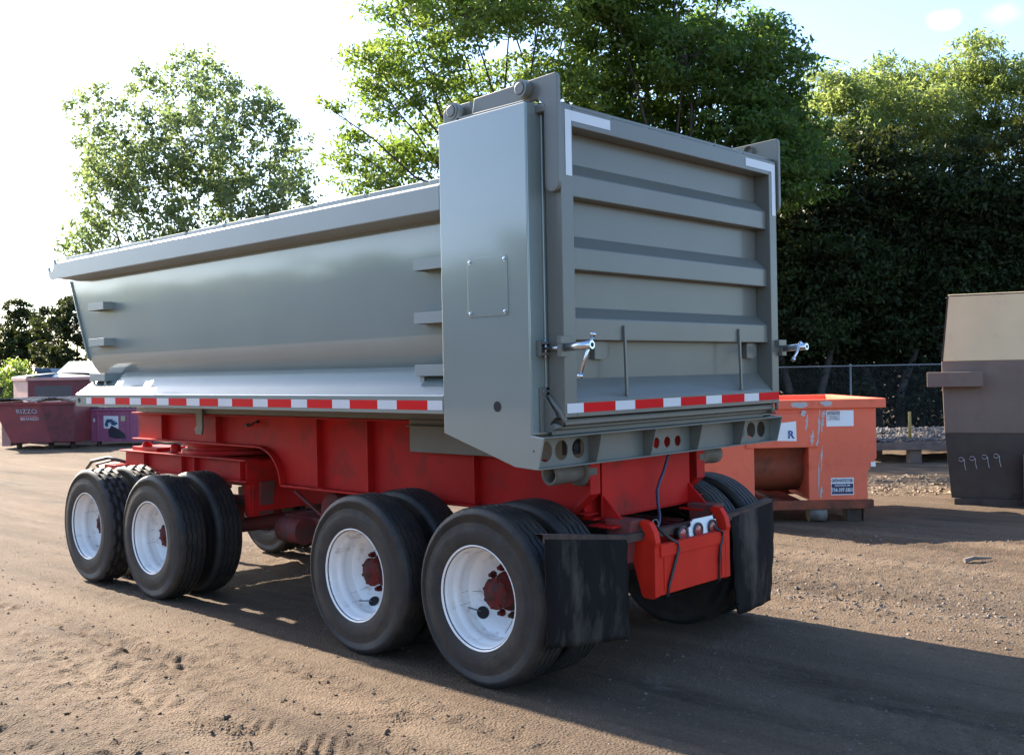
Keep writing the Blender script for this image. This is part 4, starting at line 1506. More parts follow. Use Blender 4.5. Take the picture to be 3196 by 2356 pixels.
L_LEFT = [(-13.2, 9.2, 0.9, 0.7), (-11.6, 9.2, 0.9, 0.8), (-10.0, 9.0, 0.9, 0.8), (-15.2, 6.2, 0.7, 0.5), (-7.4, 8.6, 0.6, 0.6), (-7.5, 10.1, 0.6, 0.5), (-11.56, 13.0, 0.8, 0.67), (-12.85, 12.3, 0.67, 0.61), (-11.32, 11.63, 1.2, 1.04), (-9.96, 12.17, 0.61, 0.8), (-13.97, 11.12, 0.88, 0.64), (-15.09, 10.58, 0.61, 0.45),
          (-12.69, 10.29, 1.2, 0.88), (-10.76, 9.93, 1.36, 1.04), (-9.0, 11.02, 0.88, 0.88), (-8.03, 10.76, 0.72, 0.72), (-9.0, 9.26, 1.2, 0.88), (-7.63, 9.23, 0.67, 0.88),
          (-14.29, 9.6, 0.88, 0.67), (-13.81, 8.23, 1.04, 0.77), (-12.37, 8.36, 1.2, 0.88), (-10.76, 8.17, 1.2, 0.88), (-9.0, 7.81, 1.2, 0.8), (-7.79, 8.11, 0.67, 0.77),
          (-15.01, 7.29, 0.72, 0.56), (-13.65, 6.94, 0.88, 0.56), (-12.05, 6.91, 1.04, 0.56), (-14.37, 8.72, 0.61, 0.61), (-14.77, 6.64, 0.48, 0.48), (-10.44, 7.04, 1.12, 0.64), (-8.35, 7.16, 0.96, 0.64),
          (-11.5, 5.9, 1.2, 0.6), (-9.4, 6.0, 1.2, 0.6)]
tree('deciduous_tree', 'broad bright yellow-green tree rising behind the middle of the trailer', -0.4, 26, L_BRIGHT, LEAF_BRIGHT, 21, leaf=0.17, aspect=0.40, per=40, dens=11, crad=0.46, flat=0.36, trunk_r=0.22, fork=0.42)
S_ = 27.0 / 24.0
tree('deciduous_tree', 'darker dense green tree behind the upper right of the ribbed tailgate', 4.4 * S_, 27, [(a * S_, 1.83 + (b - 1.83) * S_, c * S_, d * S_) for a, b, c, d in L_DARK], LEAF_DARK, 22,
     leaf=0.17, aspect=0.44, per=44, dens=14, crad=0.46, flat=0.40, trunk_r=0.24, fork=0.36)
tree('deciduous_tree', 'grey-green airy tree against white sky above the front of the trailer', -11.0, 36, [(a, b, c * 1.25, d * 1.3) for a, b, c, d in L_LEFT], LEAF_GREY, 23, leaf=0.15, aspect=0.68, per=27, dens=9.0, crad=0.32, trunk_r=0.13, fork=0.36, stems=3)
tree('deciduous_tree', 'small round dark tree at the far left edge beyond the red dumpsters', -28.37, 60, [(-28.37, 4.84, 1.47, 1.6), (-29.17, 3.78, 1.07, 1.07), (-27.57, 4.02, 0.94, 1.2), (-28.37, 5.91, 0.8, 0.67), (-28.4, 3.4, 1.6, 1.0)],
     LEAF_DEEP, 24, leaf=0.17, aspect=0.6, per=46, dens=14, crad=0.26, trunk_r=0.18, fork=0.28)
tree('deciduous_tree', 'bushy green tree half hidden by the slanted front edge of the dump tub', -22.15, 52, [(-22.5, 3.93, 0.93, 1.62), (-21.8, 4.85, 1.04, 1.39), (-21.11, 3.44, 1.04, 1.16), (-22.15, 5.55, 0.58, 0.58), (-23.19, 3.14, 0.58, 0.7), (-22.2, 2.6, 1.2, 0.8)],
     LEAF_DEEP, 25, leaf=0.17, aspect=0.6, per=46, dens=14, crad=0.26, trunk_r=0.18, fork=0.28)
tree('shrub', 'low sunlit yellow-green shrub at the far left behind the dumpsters', -27.6, 55, [(-27.9, 2.2, 0.9, 0.7), (-26.6, 2.3, 0.9, 0.8), (-25.7, 2.0, 0.8, 0.7), (-26.6, 1.2, 1.4, 0.8)], LEAF_BRIGHT, 26,
     leaf=0.18, aspect=0.5, per=40, dens=8, crad=0.34, trunk_r=0.06, fork=0.2, category='shrub', dspread=0.5)
rt = [
    ('olive feathery tree with the lowest top, next to the dark tree behind the tailgate', 10.6, 33, [(10.73, 11.07, 1.1, 0.7), (11.47, 10.3, 1.6, 1.03), (9.9, 10.0, 1.1, 0.9), (9.2, 9.4, 1.0, 0.9), (10.44, 10.49, 0.8, 0.6), (11.0, 9.0, 1.6, 0.9)]),
    ('olive feathery tree above the chain-link fence, left of the tallest one', 13.0, 34, [(12.95, 11.5, 1.2, 0.75), (13.7, 10.9, 1.2, 0.9), (12.2, 11.0, 1.0, 0.7), (13.3, 10.0, 1.6, 0.9), (12.3, 9.6, 1.3, 0.9), (13.4, 9.0, 1.6, 0.8)]),
    ('tallest olive feathery tree, its crown highest above the brown dumpster', 15.3, 35, [(15.6, 12.1, 1.1, 0.86), (14.8, 11.5, 1.0, 0.8), (16.3, 11.5, 0.9, 0.8), (15.44, 10.8, 1.7, 1.1), (14.66, 9.8, 1.4, 0.94), (15.8, 9.4, 1.6, 0.9)]),
    ('olive feathery tree at the right edge of the picture', 17.2, 34, [(16.59, 11.54, 1.0, 0.7), (16.82, 10.5, 1.4, 1.0), (17.79, 11.5, 1.3, 0.9), (17.94, 10.1, 1.5, 1.1), (16.8, 9.3, 1.5, 0.9), (18.4, 9.0, 1.4, 0.9)]),
]
for i, (lb_, bl, bd, lobes) in enumerate(rt):
    tree('deciduous_tree', lb_, bl, bd, lobes, LEAF_OLIVE, 40 + i, leaf=0.22, aspect=0.28, per=36, dens=12, crad=0.46, flat=0.5, trunk_r=0.17, fork=0.5, dspread=1.0, droop=0.5, group='feathery trees beyond the fence')
ft = [  # shade from neighbouring trees is painted in by their dark leaves
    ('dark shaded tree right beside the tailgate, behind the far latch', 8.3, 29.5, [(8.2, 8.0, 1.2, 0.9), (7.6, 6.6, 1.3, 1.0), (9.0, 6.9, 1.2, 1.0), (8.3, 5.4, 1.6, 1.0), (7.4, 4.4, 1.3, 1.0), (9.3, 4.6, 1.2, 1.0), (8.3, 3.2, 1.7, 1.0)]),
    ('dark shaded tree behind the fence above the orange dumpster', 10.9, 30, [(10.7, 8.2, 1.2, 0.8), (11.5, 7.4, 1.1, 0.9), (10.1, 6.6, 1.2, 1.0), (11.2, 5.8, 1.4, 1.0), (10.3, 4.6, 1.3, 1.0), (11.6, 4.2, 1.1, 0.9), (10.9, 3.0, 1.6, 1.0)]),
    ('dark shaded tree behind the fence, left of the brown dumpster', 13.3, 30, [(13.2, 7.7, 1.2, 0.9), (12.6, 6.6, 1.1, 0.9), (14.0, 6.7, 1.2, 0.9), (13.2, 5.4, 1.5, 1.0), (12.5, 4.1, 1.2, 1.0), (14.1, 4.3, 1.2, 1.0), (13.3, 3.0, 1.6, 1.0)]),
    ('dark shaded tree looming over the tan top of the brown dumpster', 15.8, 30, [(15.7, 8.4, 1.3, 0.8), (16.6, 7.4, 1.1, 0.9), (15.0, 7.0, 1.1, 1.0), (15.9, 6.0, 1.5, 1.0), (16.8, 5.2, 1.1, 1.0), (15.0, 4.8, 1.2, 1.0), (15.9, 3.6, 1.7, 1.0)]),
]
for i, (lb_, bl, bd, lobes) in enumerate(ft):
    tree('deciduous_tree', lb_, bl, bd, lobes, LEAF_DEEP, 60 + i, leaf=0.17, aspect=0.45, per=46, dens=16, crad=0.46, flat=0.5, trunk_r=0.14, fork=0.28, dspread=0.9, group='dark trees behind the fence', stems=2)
# undergrowth with shade in its dark leaf colour, filling the ground behind the fence
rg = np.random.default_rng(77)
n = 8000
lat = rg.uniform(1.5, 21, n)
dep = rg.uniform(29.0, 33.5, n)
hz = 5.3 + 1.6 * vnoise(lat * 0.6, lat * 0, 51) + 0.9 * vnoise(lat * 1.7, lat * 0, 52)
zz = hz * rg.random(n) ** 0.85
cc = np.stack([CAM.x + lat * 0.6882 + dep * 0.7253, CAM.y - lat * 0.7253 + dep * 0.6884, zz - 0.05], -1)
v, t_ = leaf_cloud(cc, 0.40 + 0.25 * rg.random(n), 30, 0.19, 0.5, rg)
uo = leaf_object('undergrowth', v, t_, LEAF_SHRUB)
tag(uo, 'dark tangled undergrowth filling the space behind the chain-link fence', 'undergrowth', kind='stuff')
# the wood on the far side of the yard, seen mirrored in the glossy tub
n = 2600
s_ = rg.random(n)
px = np.interp(s_, [0, .25, .5, .8, 1], [-18, -30, -40, -46, -48])
py = np.interp(s_, [0, .25, .5, .8, 1], [66, 52, 34, 8, -25])
hh = np.interp(s_, [0, .25, .5, .8, 1], [5.6, 6.6, 8.6, 10.5, 11]) * (0.82 + 0.3 * vnoise(s_ * 26, s_ * 0, 61))
zz = hh * rg.random(n) ** 0.8
cc = np.stack([px + rg.normal(0, 1.6, n), py + rg.normal(0, 1.6, n), zz], -1)
v, t_ = leaf_cloud(cc, 0.9 + 0.5 * rg.random(n), 26, 0.7, 0.6, rg)
uo = leaf_object('distant_wood', v, t_, LEAF_DARK)
tag(uo, 'row of trees across the yard, seen only as a reflection in the tub', 'wood', kind='stuff')


# ------------------------------------------------------------------ chain-link fence
def fence():
    root = empty('chain_link_fence', view_pt(2.5, 25.8, -0.03), VROT)
    tag(root, 'galvanised chain-link fence with a top rail in front of the dark undergrowth', 'fence')
    H = 1.83
    xs = [0.05, 3.03, 6.02, 9.01, 12.0, 15.0, 17.95]
    for x in xs:
        p = MB()
        p.cyl((x, 0, 0), (x, 0, H), 0.024, n=12)
        p.lathe([(H, 0.036), (H + 0.02, 0.034), (H + 0.045, 0.012)], (x, 0, 0), 'z', 12)
        p.build('post', STEEL, root)
    rl = MB()
    rl.cyl((0, 0, H - 0.01), (18, 0, H - 0.01), 0.017, n=12)
    rl.build('top_rail', STEEL, root)
    ms = MB()
    stp = 0.085
    x = -H
    hm = H - 0.04
    while x < 18:
        for sg in (0, 1):
            xa, xb = (x, x + hm) if not sg else (x + hm, x)
            za, zb = 0.03, 0.03 + hm
            # clip to the fence's ends
            pa, pb = Vector((xa, -0.034 - 0.004 * sg, za)), Vector((xb, -0.034 - 0.004 * sg, zb))
            d = pb - pa
            t0, t1 = 0.0, 1.0
            if d.x > 0:
                t0, t1 = max(0, (0 - pa.x) / d.x), min(1, (18 - pa.x) / d.x)
            else:
                t0, t1 = max(0, (18 - pa.x) / d.x), min(1, (0 - pa.x) / d.x)
            if t1 > t0:
                ms.tube([pa + d * t0, pa + d * t1], 0.0017, 3, caps=False)
        x += stp
    ms.build('wire_mesh', mat('dull_grey_wire', (0.10, 0.10, 0.105), rough=0.7), root)


fence()


# ------------------------------------------------------------------ orange dumpster, right of the trailer
def orange_dumpster():
    o = view_pt(3.15, 12.05)
    root = empty('orange_dumpster', (o.x, o.y, -0.02), VROT)
    tag(root, 'open orange dumpster with grey paint drips, behind the right mud flap', 'dumpster')
    D = 1.95
    b = MB()
    # front wall as three panels round the recess, then sides, back, floor
    def pn(x0, x1, z0, z1, y0=0.0, y1=0.03):
        b.box(x0, x1, y0, y1, z0, z1)
    hw = 1.12
    side = [(hw, 1.34), (hw, 0.75), (hw - 0.11, 0.58), (hw - 0.11, 0.26), (0.32, 0.26), (0.32, 0.89), (-0.32, 0.89), (-0.32, 0.26), (-hw + 0.11, 0.26), (-hw + 0.11, 0.58), (-hw, 0.75), (-hw, 1.34)]
    b.prism(side, 'y', 0.0, 0.03)
    sh = [(0.0, 1.34), (0.0, 0.26), (D - 0.3, 0.26), (D, 0.6), (D, 1.34)]
    for s_ in (-1, 1):
        a_, c_ = sorted((s_ * hw, s_ * (hw - 0.025)))
        b.prism([(0.0305, 1.34), (0.0305, 0.745), (D, 0.745), (D, 1.34)], 'x', a_, c_)
        a_, c_ = sorted((s_ * (hw - 0.11), s_ * (hw - 0.135)))
        b.prism([(0.0305, 0.60), (0.0305, 0.26), (D - 0.3, 0.26), (D - 0.1, 0.60)], 'x', a_, c_)
        b.add([(s_ * hw, 0.0305, 0.747), (s_ * hw, D, 0.747), (s_ * (hw - 0.11), D - 0.1, 0.58), (s_ * (hw - 0.11), 0.0305, 0.58)], [(0, 1, 2, 3)])
        a_, c_ = sorted((s_ * 0.32, s_ * 0.345))
        b.box(a_, c_, 0.031, 0.9, 0.26, 0.889)
    b.box(-hw + 0.026, hw - 0.026, D - 0.03, D, 0.60, 1.34)
    b.box(-hw + 0.026, hw - 0.026, 0.031, D - 0.031, 0.90, 0.93)
    body = b.build('body', ORANGE, root, bevel=0.006)
    rm = MB()
    e = 0.11
    rm.box(-hw - e, hw + e, -0.035, 0.032, 1.335, 1.445)
    rm.box(-hw - e, hw + e, D - 0.02, D + 0.05, 1.335, 1.445)
    for s_ in (-1, 1):
        a_, c_ = sorted((s_ * (hw + e), s_ * (hw - 0.01)))
        rm.box(a_, c_, 0.0325, D - 0.0205, 1.335, 1.445)
    rm.build('rim', ORANGE, root, bevel=0.012, seg=2)
    rc = MB()
    prof = [(0.10, 0.889)]
    for k in range(10):
        a_ = R(-20 + k * 12)
        prof.append((0.62 - 0.42 * math.cos(a_) * 1.0, 0.62 - 0.30 * math.sin(a_)))
    vs = [(-0.319, y, z) for y, z in prof] + [(0.319, y, z) for y, z in prof]
    L = len(prof)
    rc.add(vs, [(i, i + 1, L + i + 1, L + i) for i in range(L - 1)], 0, True)
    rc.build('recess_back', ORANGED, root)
    fr = MB()
    fr.box(-hw + 0.06, hw - 0.05, -0.03, 0.05, 0.155, 0.2595)
    fr.box(-hw + 0.06, hw - 0.05, D - 0.5, D - 0.40, 0.155, 0.2595)
    for x in (-hw + 0.11, -0.05, hw - 0.20):
        fr.box(x, x + 0.09, 0.051, D - 0.501, 0.165, 0.255)
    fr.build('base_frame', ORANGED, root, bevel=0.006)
    hp = MB()
    hp.box(-0.42, 0.43, -0.022, -0.001, 0.885, 1.28)
    hp.build('reinforcing_plate', ORANGE, root, bevel=0.008)
    for (x, w_) in ((0.42, 0.20), (-0.62, 0.20)):
        wv = MB()
        wv.cyl((x - w_ * 0.5, 0.06, 0.10), (x + w_ * 0.5, 0.06, 0.10), 0.095, n=20)
        wv.build('roller', PIPE, root)
    for x in (0.78, -0.95):
        wv = MB()
        wv.box(x, x + 0.17, 0.03, 0.13, 0.0, 0.153)
        wv.box(x - 0.02, x - 0.001, 0.0, 0.16, 0.01, 0.153)
        wv.box(x + 0.171, x + 0.19, 0.0, 0.16, 0.01, 0.153)
        wv.build('foot', RUST, root, bevel=0.004)
    for x in (0.78, -0.95):
        wv = MB()
        wv.box(x, x + 0.17, D - 0.6, D - 0.45, 0.0, 0.153)
        wv.build('foot', RUST, root, bevel=0.004)

    def sheet(mb, x0, x1, z0, z1, y, mi=0):
        mb.add([(x0, y, z0), (x1, y, z0), (x1, y, z1), (x0, y, z1)], [(0, 1, 2, 3)], mi)
    st = MB()
    sheet(st, 0.535, 0.855, 1.125, 1.312, -0.003)
    cs = st.build('sticker', WHITE, root)
    st = MB()
    for (a_, b_, c_, d_) in ((0.545, 0.692, 1.193, 1.196), (0.545, 0.692, 1.300, 1.303), (0.545, 0.548, 1.196, 1.300), (0.689, 0.692, 1.196, 1.300)):
        sheet(st, a_, b_, c_, d_, -0.0045)
    sheet(st, 0.551, 0.687, 1.262, 1.298, -0.0045)
    st.build('sticker_border', INK, cs)
    rt_ = (math.pi / 2, 0, 0)
    text_mesh('sticker_lettering', 'CAUTION', 0.036, WHITE, cs, (0.619, -0.006, 1.280), rt_, 0.124, bold=0.0008)
    for i, (tx, wd) in enumerate((('DO NOT PLAY ON', 0.126), ('OR AROUND', 0.10), ('THIS CONTAINER', 0.124))):
        text_mesh('sticker_lettering', tx, 0.016, INK, cs, (0.619, -0.006, 1.245 - i * 0.0165), rt_, wd)
    st = MB()
    sheet(st, 0.575, 0.845, 0.318, 0.520, -0.003)
    sg = st.build('sign', WHITE, root)
    st = MB()
    sheet(st, 0.583, 0.837, 0.328, 0.450, -0.0045)
    st.build('sign_panel', NAVY, sg)
    text_mesh('sign_lettering', 'CANTON WASTE RECYCLING', 0.058, NAVY, sg, (0.710, -0.006, 0.485), rt_, 0.250)
    text_mesh('sign_lettering', 'CANTON, MI', 0.028, WHITE, sg, (0.710, -0.006, 0.428), rt_, 0.175, bold=0.0006)
    text_mesh('sign_lettering', '734-397-5801', 0.062, WHITE, sg, (0.710, -0.006, 0.374), rt_, 0.246, bold=0.001)
    st = MB()
    st.add([(-0.30, -0.025, 0.975), (0.175, -0.025, 0.962), (0.172, -0.025, 1.195), (-0.03, -0.025, 1.175), (-0.12, -0.025, 1.05)], [(0, 1, 2, 3, 4)])
    lg = st.build('sticker', WHITE, root)
    text_mesh('logo', 'R', 0.125, BLUEP, lg, (0.108, -0.0285, 1.035), (math.pi / 2, 0, 0), 0.078, bold=0.004)
    st = MB()
    sheet(st, 0.060, 0.090, 1.030, 1.036, -0.0305)
    st.build('logo_gap', WHITE, lg)
    st = MB()
    sheet(st, hw - 0.07, hw - 0.015, 0.645, 0.70, -0.003)
    st.build('sticker', WHITE, root)
    fp = MB()
    fp.box(-0.344, 0.344, 0.055, 1.45, 0.20, 0.208)
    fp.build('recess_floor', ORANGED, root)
    # grey paint splashes and drips
    rg = random.Random(4)
    sp = MB()

    def blob(cx, cz, rx, rz, y, n=14):
        pts = []
        for k in range(n):
            a_ = 2 * math.pi * k / n
            q = 1 + rg.uniform(-0.35, 0.35)
            pts.append((cx + rx * q * math.cos(a_), y, cz + rz * q * math.sin(a_)))
        sp.add(pts, [tuple(range(n))])
    blob(0.235, 1.385, 0.10, 0.042, -0.0365)
    blob(0.26, 1.285, 0.035, 0.03, -0.0245, 12)
    blob(0.53, 1.400, 0.06, 0.032, -0.0365)
    for (x, z0, z1, w_, y) in ((0.30, 1.27, 1.08, 0.016, -0.0235), (0.36, 1.08, 0.90, 0.02, -0.0235), (0.445, 1.33, 0.93, 0.012, -0.0025), (0.49, 1.25, 1.05, 0.014, -0.0025), (0.47, 0.90, 0.58, 0.010, -0.0025),
                               (0.435, 0.80, 0.30, 0.006, -0.0025), (0.50, 1.32, 1.22, 0.02, -0.0025), (0.42, 0.99, 0.90, 0.012, -0.0255), (0.46, 0.42, 0.28, 0.014, -0.0025)):
        pts_l, pts_r = [], []
        for k in range(9):
            t_ = k / 8
            z = z0 + (z1 - z0) * t_
            ww = w_ * (0.45 + rg.random()) * math.sin(math.pi * min(1, max(0.06, t_)) * 0.96 + 0.06)
            xx = x + rg.uniform(-0.006, 0.006) - (t_ - 0.5) * 0.02
            pts_l.append((xx - ww, y, z))
            pts_r.append((xx + ww, y, z))
        sp.add(pts_l + pts_r[::-1], [tuple(range(18))])
    sp.build('paint_splash', SPLASH, root)


orange_dumpster()


# ------------------------------------------------------------------ brown dumpster at the right edge
def brown_dumpster():
    o = view_pt(5.60, 13.3)
    root = empty('brown_dumpster', (o.x, o.y, -0.02), VROT - R(23))
    tag(root, 'tall brown dumpster with a tan top at the right edge of the picture', 'dumpster')
    Wd, D = 3.2, 2.0
    lo = MB()
    lo.prism([(0.07, 0.10), (0.0, 0.93), (0.0, 0.932), (Wd, 0.932), (Wd, 0.10)], 'y', 0.0, D)
    lo.build('lower_body', DBROWN, root, bevel=0.01)
    md = MB()
    md.prism([(0.0, 0.934), (-0.025, 1.86), (Wd, 1.86), (Wd, 0.934)], 'y', 0.0, D)
    md.build('middle_body', BROWN, root, bevel=0.01)
    up = MB()
    up.prism([(-0.025, 1.862), (0.06, 2.71), (0.075, 2.725), (Wd, 2.725), (Wd, 1.862)], 'y', 0.0, D)
    up.build('upper_body', TAN, root, bevel=0.012)
    ed = MB()
    ed.add([(-0.028, -0.004, 1.862), (-0.004, -0.004, 1.862), (0.076, -0.004, 2.70), (0.058, -0.004, 2.71)], [(0, 1, 2, 3)])
    ed.add([(0.058, -0.004, 2.712), (0.06, -0.004, 2.700), (Wd, -0.004, 2.714), (Wd, -0.004, 2.724)], [(0, 1, 2, 3)])
    ed.build('rusty_edge', RUST, root)
    pk = MB()
    pk.box(-0.20, 0.46, -0.14, -0.001, 1.535, 1.725)
    pk.build('lift_pocket', BROWN, root, bevel=0.008)
    sk = MB()
    sk.box(0.10, 0.93, -0.05, 0.10, -0.0, 0.099)
    sk.box(1.10, Wd, -0.05, 0.10, -0.0, 0.099)
    sk.build('skid', DBROWN, root, bevel=0.008, split=0.05)
    lg = MB()
    lg.box(0.905, 1.095, -0.16, -0.051, 0.0, 0.68)
    lg.box(0.93, 1.07, -0.0505, -0.001, 0.12, 0.60)
    lg.build('leg', BROWN, root, bevel=0.01)
    # chalked 9 9 9 9
    for i, (cx, cz) in enumerate(((0.215, 0.585), (0.345, 0.60), (0.49, 0.62), (0.625, 0.635))):
        ck = MB()
        pts = []
        for k in range(9):
            a_ = R(20 + k * 42)
            pts.append((cx - 0.025 + 0.030 * math.cos(a_), -0.004, cz + 0.012 + 0.026 * math.sin(a_)))
        pts += [(cx + 0.012, -0.004, cz + 0.015), (cx + 0.016, -0.004, cz - 0.06), (cx + 0.030, -0.004, cz - 0.125)]
        ck.tube(pts, 0.0032, 4, caps=False)
        ck.build('chalk_digit', CHALK, root)


brown_dumpster()


# ------------------------------------------------------------------ platform with rubble, stake, chips
def platform():
    o = view_pt(6.6, 19.2)
    root = empty('low_platform', (o.x, o.y, -0.06), VROT)
    tag(root, 'low weathered wooden platform heaped with rubble, between the two dumpsters', 'platform')
    d = MB()
    for k in range(12):
        d.box(0, 5.2, k * 0.2, k * 0.2 + 0.19, 0.36, 0.40)
    d.build('deck', WOOD, root, bevel=0.004)
    f = MB()
    f.box(0, 5.2, -0.03, -0.001, 0.27, 0.41)
    f.build('side_beam', WOOD, root, bevel=0.004)
    for x in (0.85, 2.6, 4.4):
        for y in (0.05, 2.1):
            l_ = MB()
            l_.box(x, x + 0.22, y, y + 0.2, 0.0, 0.359)
            l_.build('leg', WOOD, root, bevel=0.004)
    rg = np.random.default_rng(3)
    n = 1800

    def samp(rg_, n_):
        lat = rg_.uniform(6.7, 11.6, n_)
        dep = rg_.uniform(19.3, 21.4, n_)
        return CAM.x + lat * 0.6882 + dep * 0.7253, CAM.y - lat * 0.7253 + dep * 0.6884

    def zf(x, y):
        lat = (x - CAM.x) * 0.6882 - (y - CAM.y) * 0.7253
        dep = (x - CAM.x) * 0.7253 + (y - CAM.y) * 0.6884
        return 0.355 + 0.11 * np.clip((dep - 19.2) / 1.4, 0, 1) * (0.75 + 0.5 * vnoise(lat * 2, dep * 2, 9)) * np.clip((12 - lat) * 0.6, 0, 1)
    g_ = stones('rubble', 3600, samp, 0.025, 0.075, CHIPS, 8, zf)
    tag(g_, 'pale broken rubble heaped on the low wooden platform', 'rubble')
    b = view_pt(7.55, 19.5)
    s_ = empty('stake', (b.x, b.y, 0.33), VROT)
    tag(s_, 'short yellow stake standing upright in the rubble', 'stake')
    q = MB()
    q.cyl((0, 0, 0), (0, 0, 0.56), 0.028, n=10)
    q.build('shaft', YELLOW, s_)
    q = MB()
    q.lathe([(0.561, 0.029), (0.575, 0.027), (0.582, 0.0001)], (0, 0, 0), 'z', 10)
    q.build('cap', YELLOW, s_)


platform()


def samp_chips(rg_, n_):
    lat = rg_.uniform(4.1, 7.6, n_)
    dep = 14.3 + rg_.random(n_) * 2.6
    return CAM.x + lat * 0.6882 + dep * 0.7253, CAM.y - lat * 0.7253 + dep * 0.6884


g = stones('wood_chips', 2600, samp_chips, 0.012, 0.055, mat('pale_wood_chip', (0.22, 0.165, 0.11), rough=0.9, var=0.4, var_scale=5), 12, None, 0.4)
tag(g, 'pale wood chips scattered on the ground between the two dumpsters', 'wood chips')
stk = MB()
stk.tube([(5.42, -0.28, 0.03), (5.50, -0.335, 0.05), (5.56, -0.37, 0.045), (5.68, -0.43, 0.035)], [0.022, 0.018, 0.014, 0.008], 6, smooth=False)
o = stk.build('stick', WOOD)
tag(o, 'short dark stick lying on the sunlit dirt at the right', 'stick')


# ------------------------------------------------------------------ dumpsters at the left, beyond the dolly
def hopper():
    o = view_pt(-13.5, 27.8)
    root = empty('slant_dumpster', (o.x, o.y, -0.07), VROT)
    tag(root, 'faded red slant-sided dumpster with worn white lettering, nearest at far left', 'dumpster')
    D = 1.9
    b = MB()
    b.prism([(-0.66, 1.27), (-0.60, 1.14), (-0.10, 0.20), (1.62, 0.20), (1.62, 1.27)], 'y', 0.0, D)
    b.build('body', HOPRED, root, bevel=0.01)
    r_ = MB()
    r_.box(-0.78, 1.66, -0.06, 0.0, 1.235, 1.30)
    r_.box(-0.78, -0.67, 0.0005, D, 1.235, 1.30)
    r_.build('rim', HOPRED, root, bevel=0.008)
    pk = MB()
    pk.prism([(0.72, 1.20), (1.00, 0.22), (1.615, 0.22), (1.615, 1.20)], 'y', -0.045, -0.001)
    pk.build('dark_front_panel', MAROON, root, bevel=0.008)  # thin darker panel over the right part of the front
    for x0_, x1_ in ((-0.74, 0.55), (0.60, 1.60)):
        ld = MB()
        nseg = 10
        pts = []
        for k in range(nseg + 1):
            t_ = k / nseg
            pts.append((x0_ + (x1_ - x0_) * t_, 1.302 + 0.085 * math.sin(math.pi * t_)))
        ld.prism(pts + [(x, z + 0.018) for x, z in pts[::-1]], 'y', -0.03, D)
        for k in range(5):
            yy = 0.1 + k * 0.36
            ld.prism([(x, z + 0.0185) for x, z in pts] + [(x, z + 0.04) for x, z in pts[::-1]], 'y', yy, yy + 0.09)
        ld.build('lid', LID, root)
    for x in (-0.02, 0.85, 1.45):
        w_ = MB()
        w_.cyl((x - 0.03, 0.25, 0.09), (x + 0.03, 0.25, 0.09), 0.09, n=16)
        w_.box(x - 0.05, x - 0.035, 0.19, 0.31, 0.08, 0.199)
        w_.box(x + 0.035, x + 0.05, 0.19, 0.31, 0.08, 0.199)
        w_.build('caster', RUST, root)
    bk = MB()
    bk.box(-0.55, -0.30, 0.35, D - 0.1, 0.10, 1.14)
    bk.build('back_pocket', PINK, root, bevel=0.006)
    rt_ = (math.pi / 2, 0, 0)
    text_mesh('lettering', 'RIZZO', 0.185, INK, root, (0.33, -0.003, 1.045), rt_, 0.60, bold=0.012, shear=-0.25)
    text_mesh('lettering', 'RIZZO', 0.175, FADED, root, (0.33, -0.007, 1.048), rt_, 0.57, shear=-0.25)
    q = MB()
    q.add([(0.12, -0.003, 0.935), (0.60, -0.003, 0.935), (0.62, -0.003, 0.90), (0.14, -0.003, 0.90)], [(0, 1, 2, 3)])
    q.build('stripe', mat('faded_pink_stripe', (0.36, 0.10, 0.11), rough=0.6), root)
    text_mesh('lettering', '888-44-RIZZO', 0.105, FADED, root, (0.40, -0.003, 0.845), rt_, 0.50, bold=0.002, shear=-0.2)
    text_mesh('lettering', 'WASTE SERVICES', 0.05, mat('faded_grey_print', (0.17, 0.16, 0.17), rough=0.7), root, (0.20, -0.003, 0.765), rt_, 0.50, shear=-0.2) if False else None


hopper()


def corner_dumpster():
    o = view_pt(-14.45, 30.6)
    root = empty('box_dumpster', (o.x, o.y, -0.07), R(-6))
    tag(root, 'dark red box dumpster with one end painted pale as if sunlit, posters on its side, black lids', 'dumpster')
    L, D, H = 2.5, 1.5, 1.98
    b = MB()
    b.box(0, L, 0, D, 0.16, H - 0.10)
    b.build('body', MAROON, root, bevel=0.01)
    e = MB()
    e.box(-0.02, -0.001, 0.0, D, 0.16, H - 0.101)
    e.build('sunlit_end_panel', PINK, root, bevel=0.004)  # end face in a paler red that carries its sunlight
    r_ = MB()
    r_.box(-0.07, L + 0.05, -0.05, D + 0.05, H - 0.0995, H)
    r_.build('rim', PINK, root, bevel=0.01)
    ld = MB()
    pts = [(-0.05 + (L + 0.1) * k / 12, H + 0.002 + 0.10 * math.sin(math.pi * k / 12)) for k in range(13)]
    ld.prism(pts + [(x, z + 0.03) for x, z in pts[::-1]], 'y', -0.04, D + 0.04)
    ld.build('lid', LID, root)
    for (x0_, x1_, z0_, z1_, mt, y) in ((0.18, 1.25, 1.05, 1.72, LID, -0.004), (0.35, 0.92, 1.05, 1.38, PAPER, -0.008)):
        q = MB()
        q.add([(x0_, y, z0_), (x1_, y, z0_), (x1_, y, z1_), (x0_, y, z1_)], [(0, 1, 2, 3)])
        q.build('poster', mt, root)
    for x in (0.1, L - 0.2):
        for y in (0.1, D - 0.2):
            w_ = MB()
            w_.cyl((x, y, 0.08), (x + 0.08, y, 0.08), 0.08, n=14)
            w_.box(x - 0.02, x + 0.10, y - 0.05, y + 0.05, 0.13, 0.159)
            w_.build('caster', RUST, root)
    text_mesh('lettering', 'RIZZO', 0.24, WHITE, root, (-0.024, 0.62, 1.22), (math.pi / 2, 0, -math.pi / 2), 0.95, bold=0.004)


corner_dumpster()


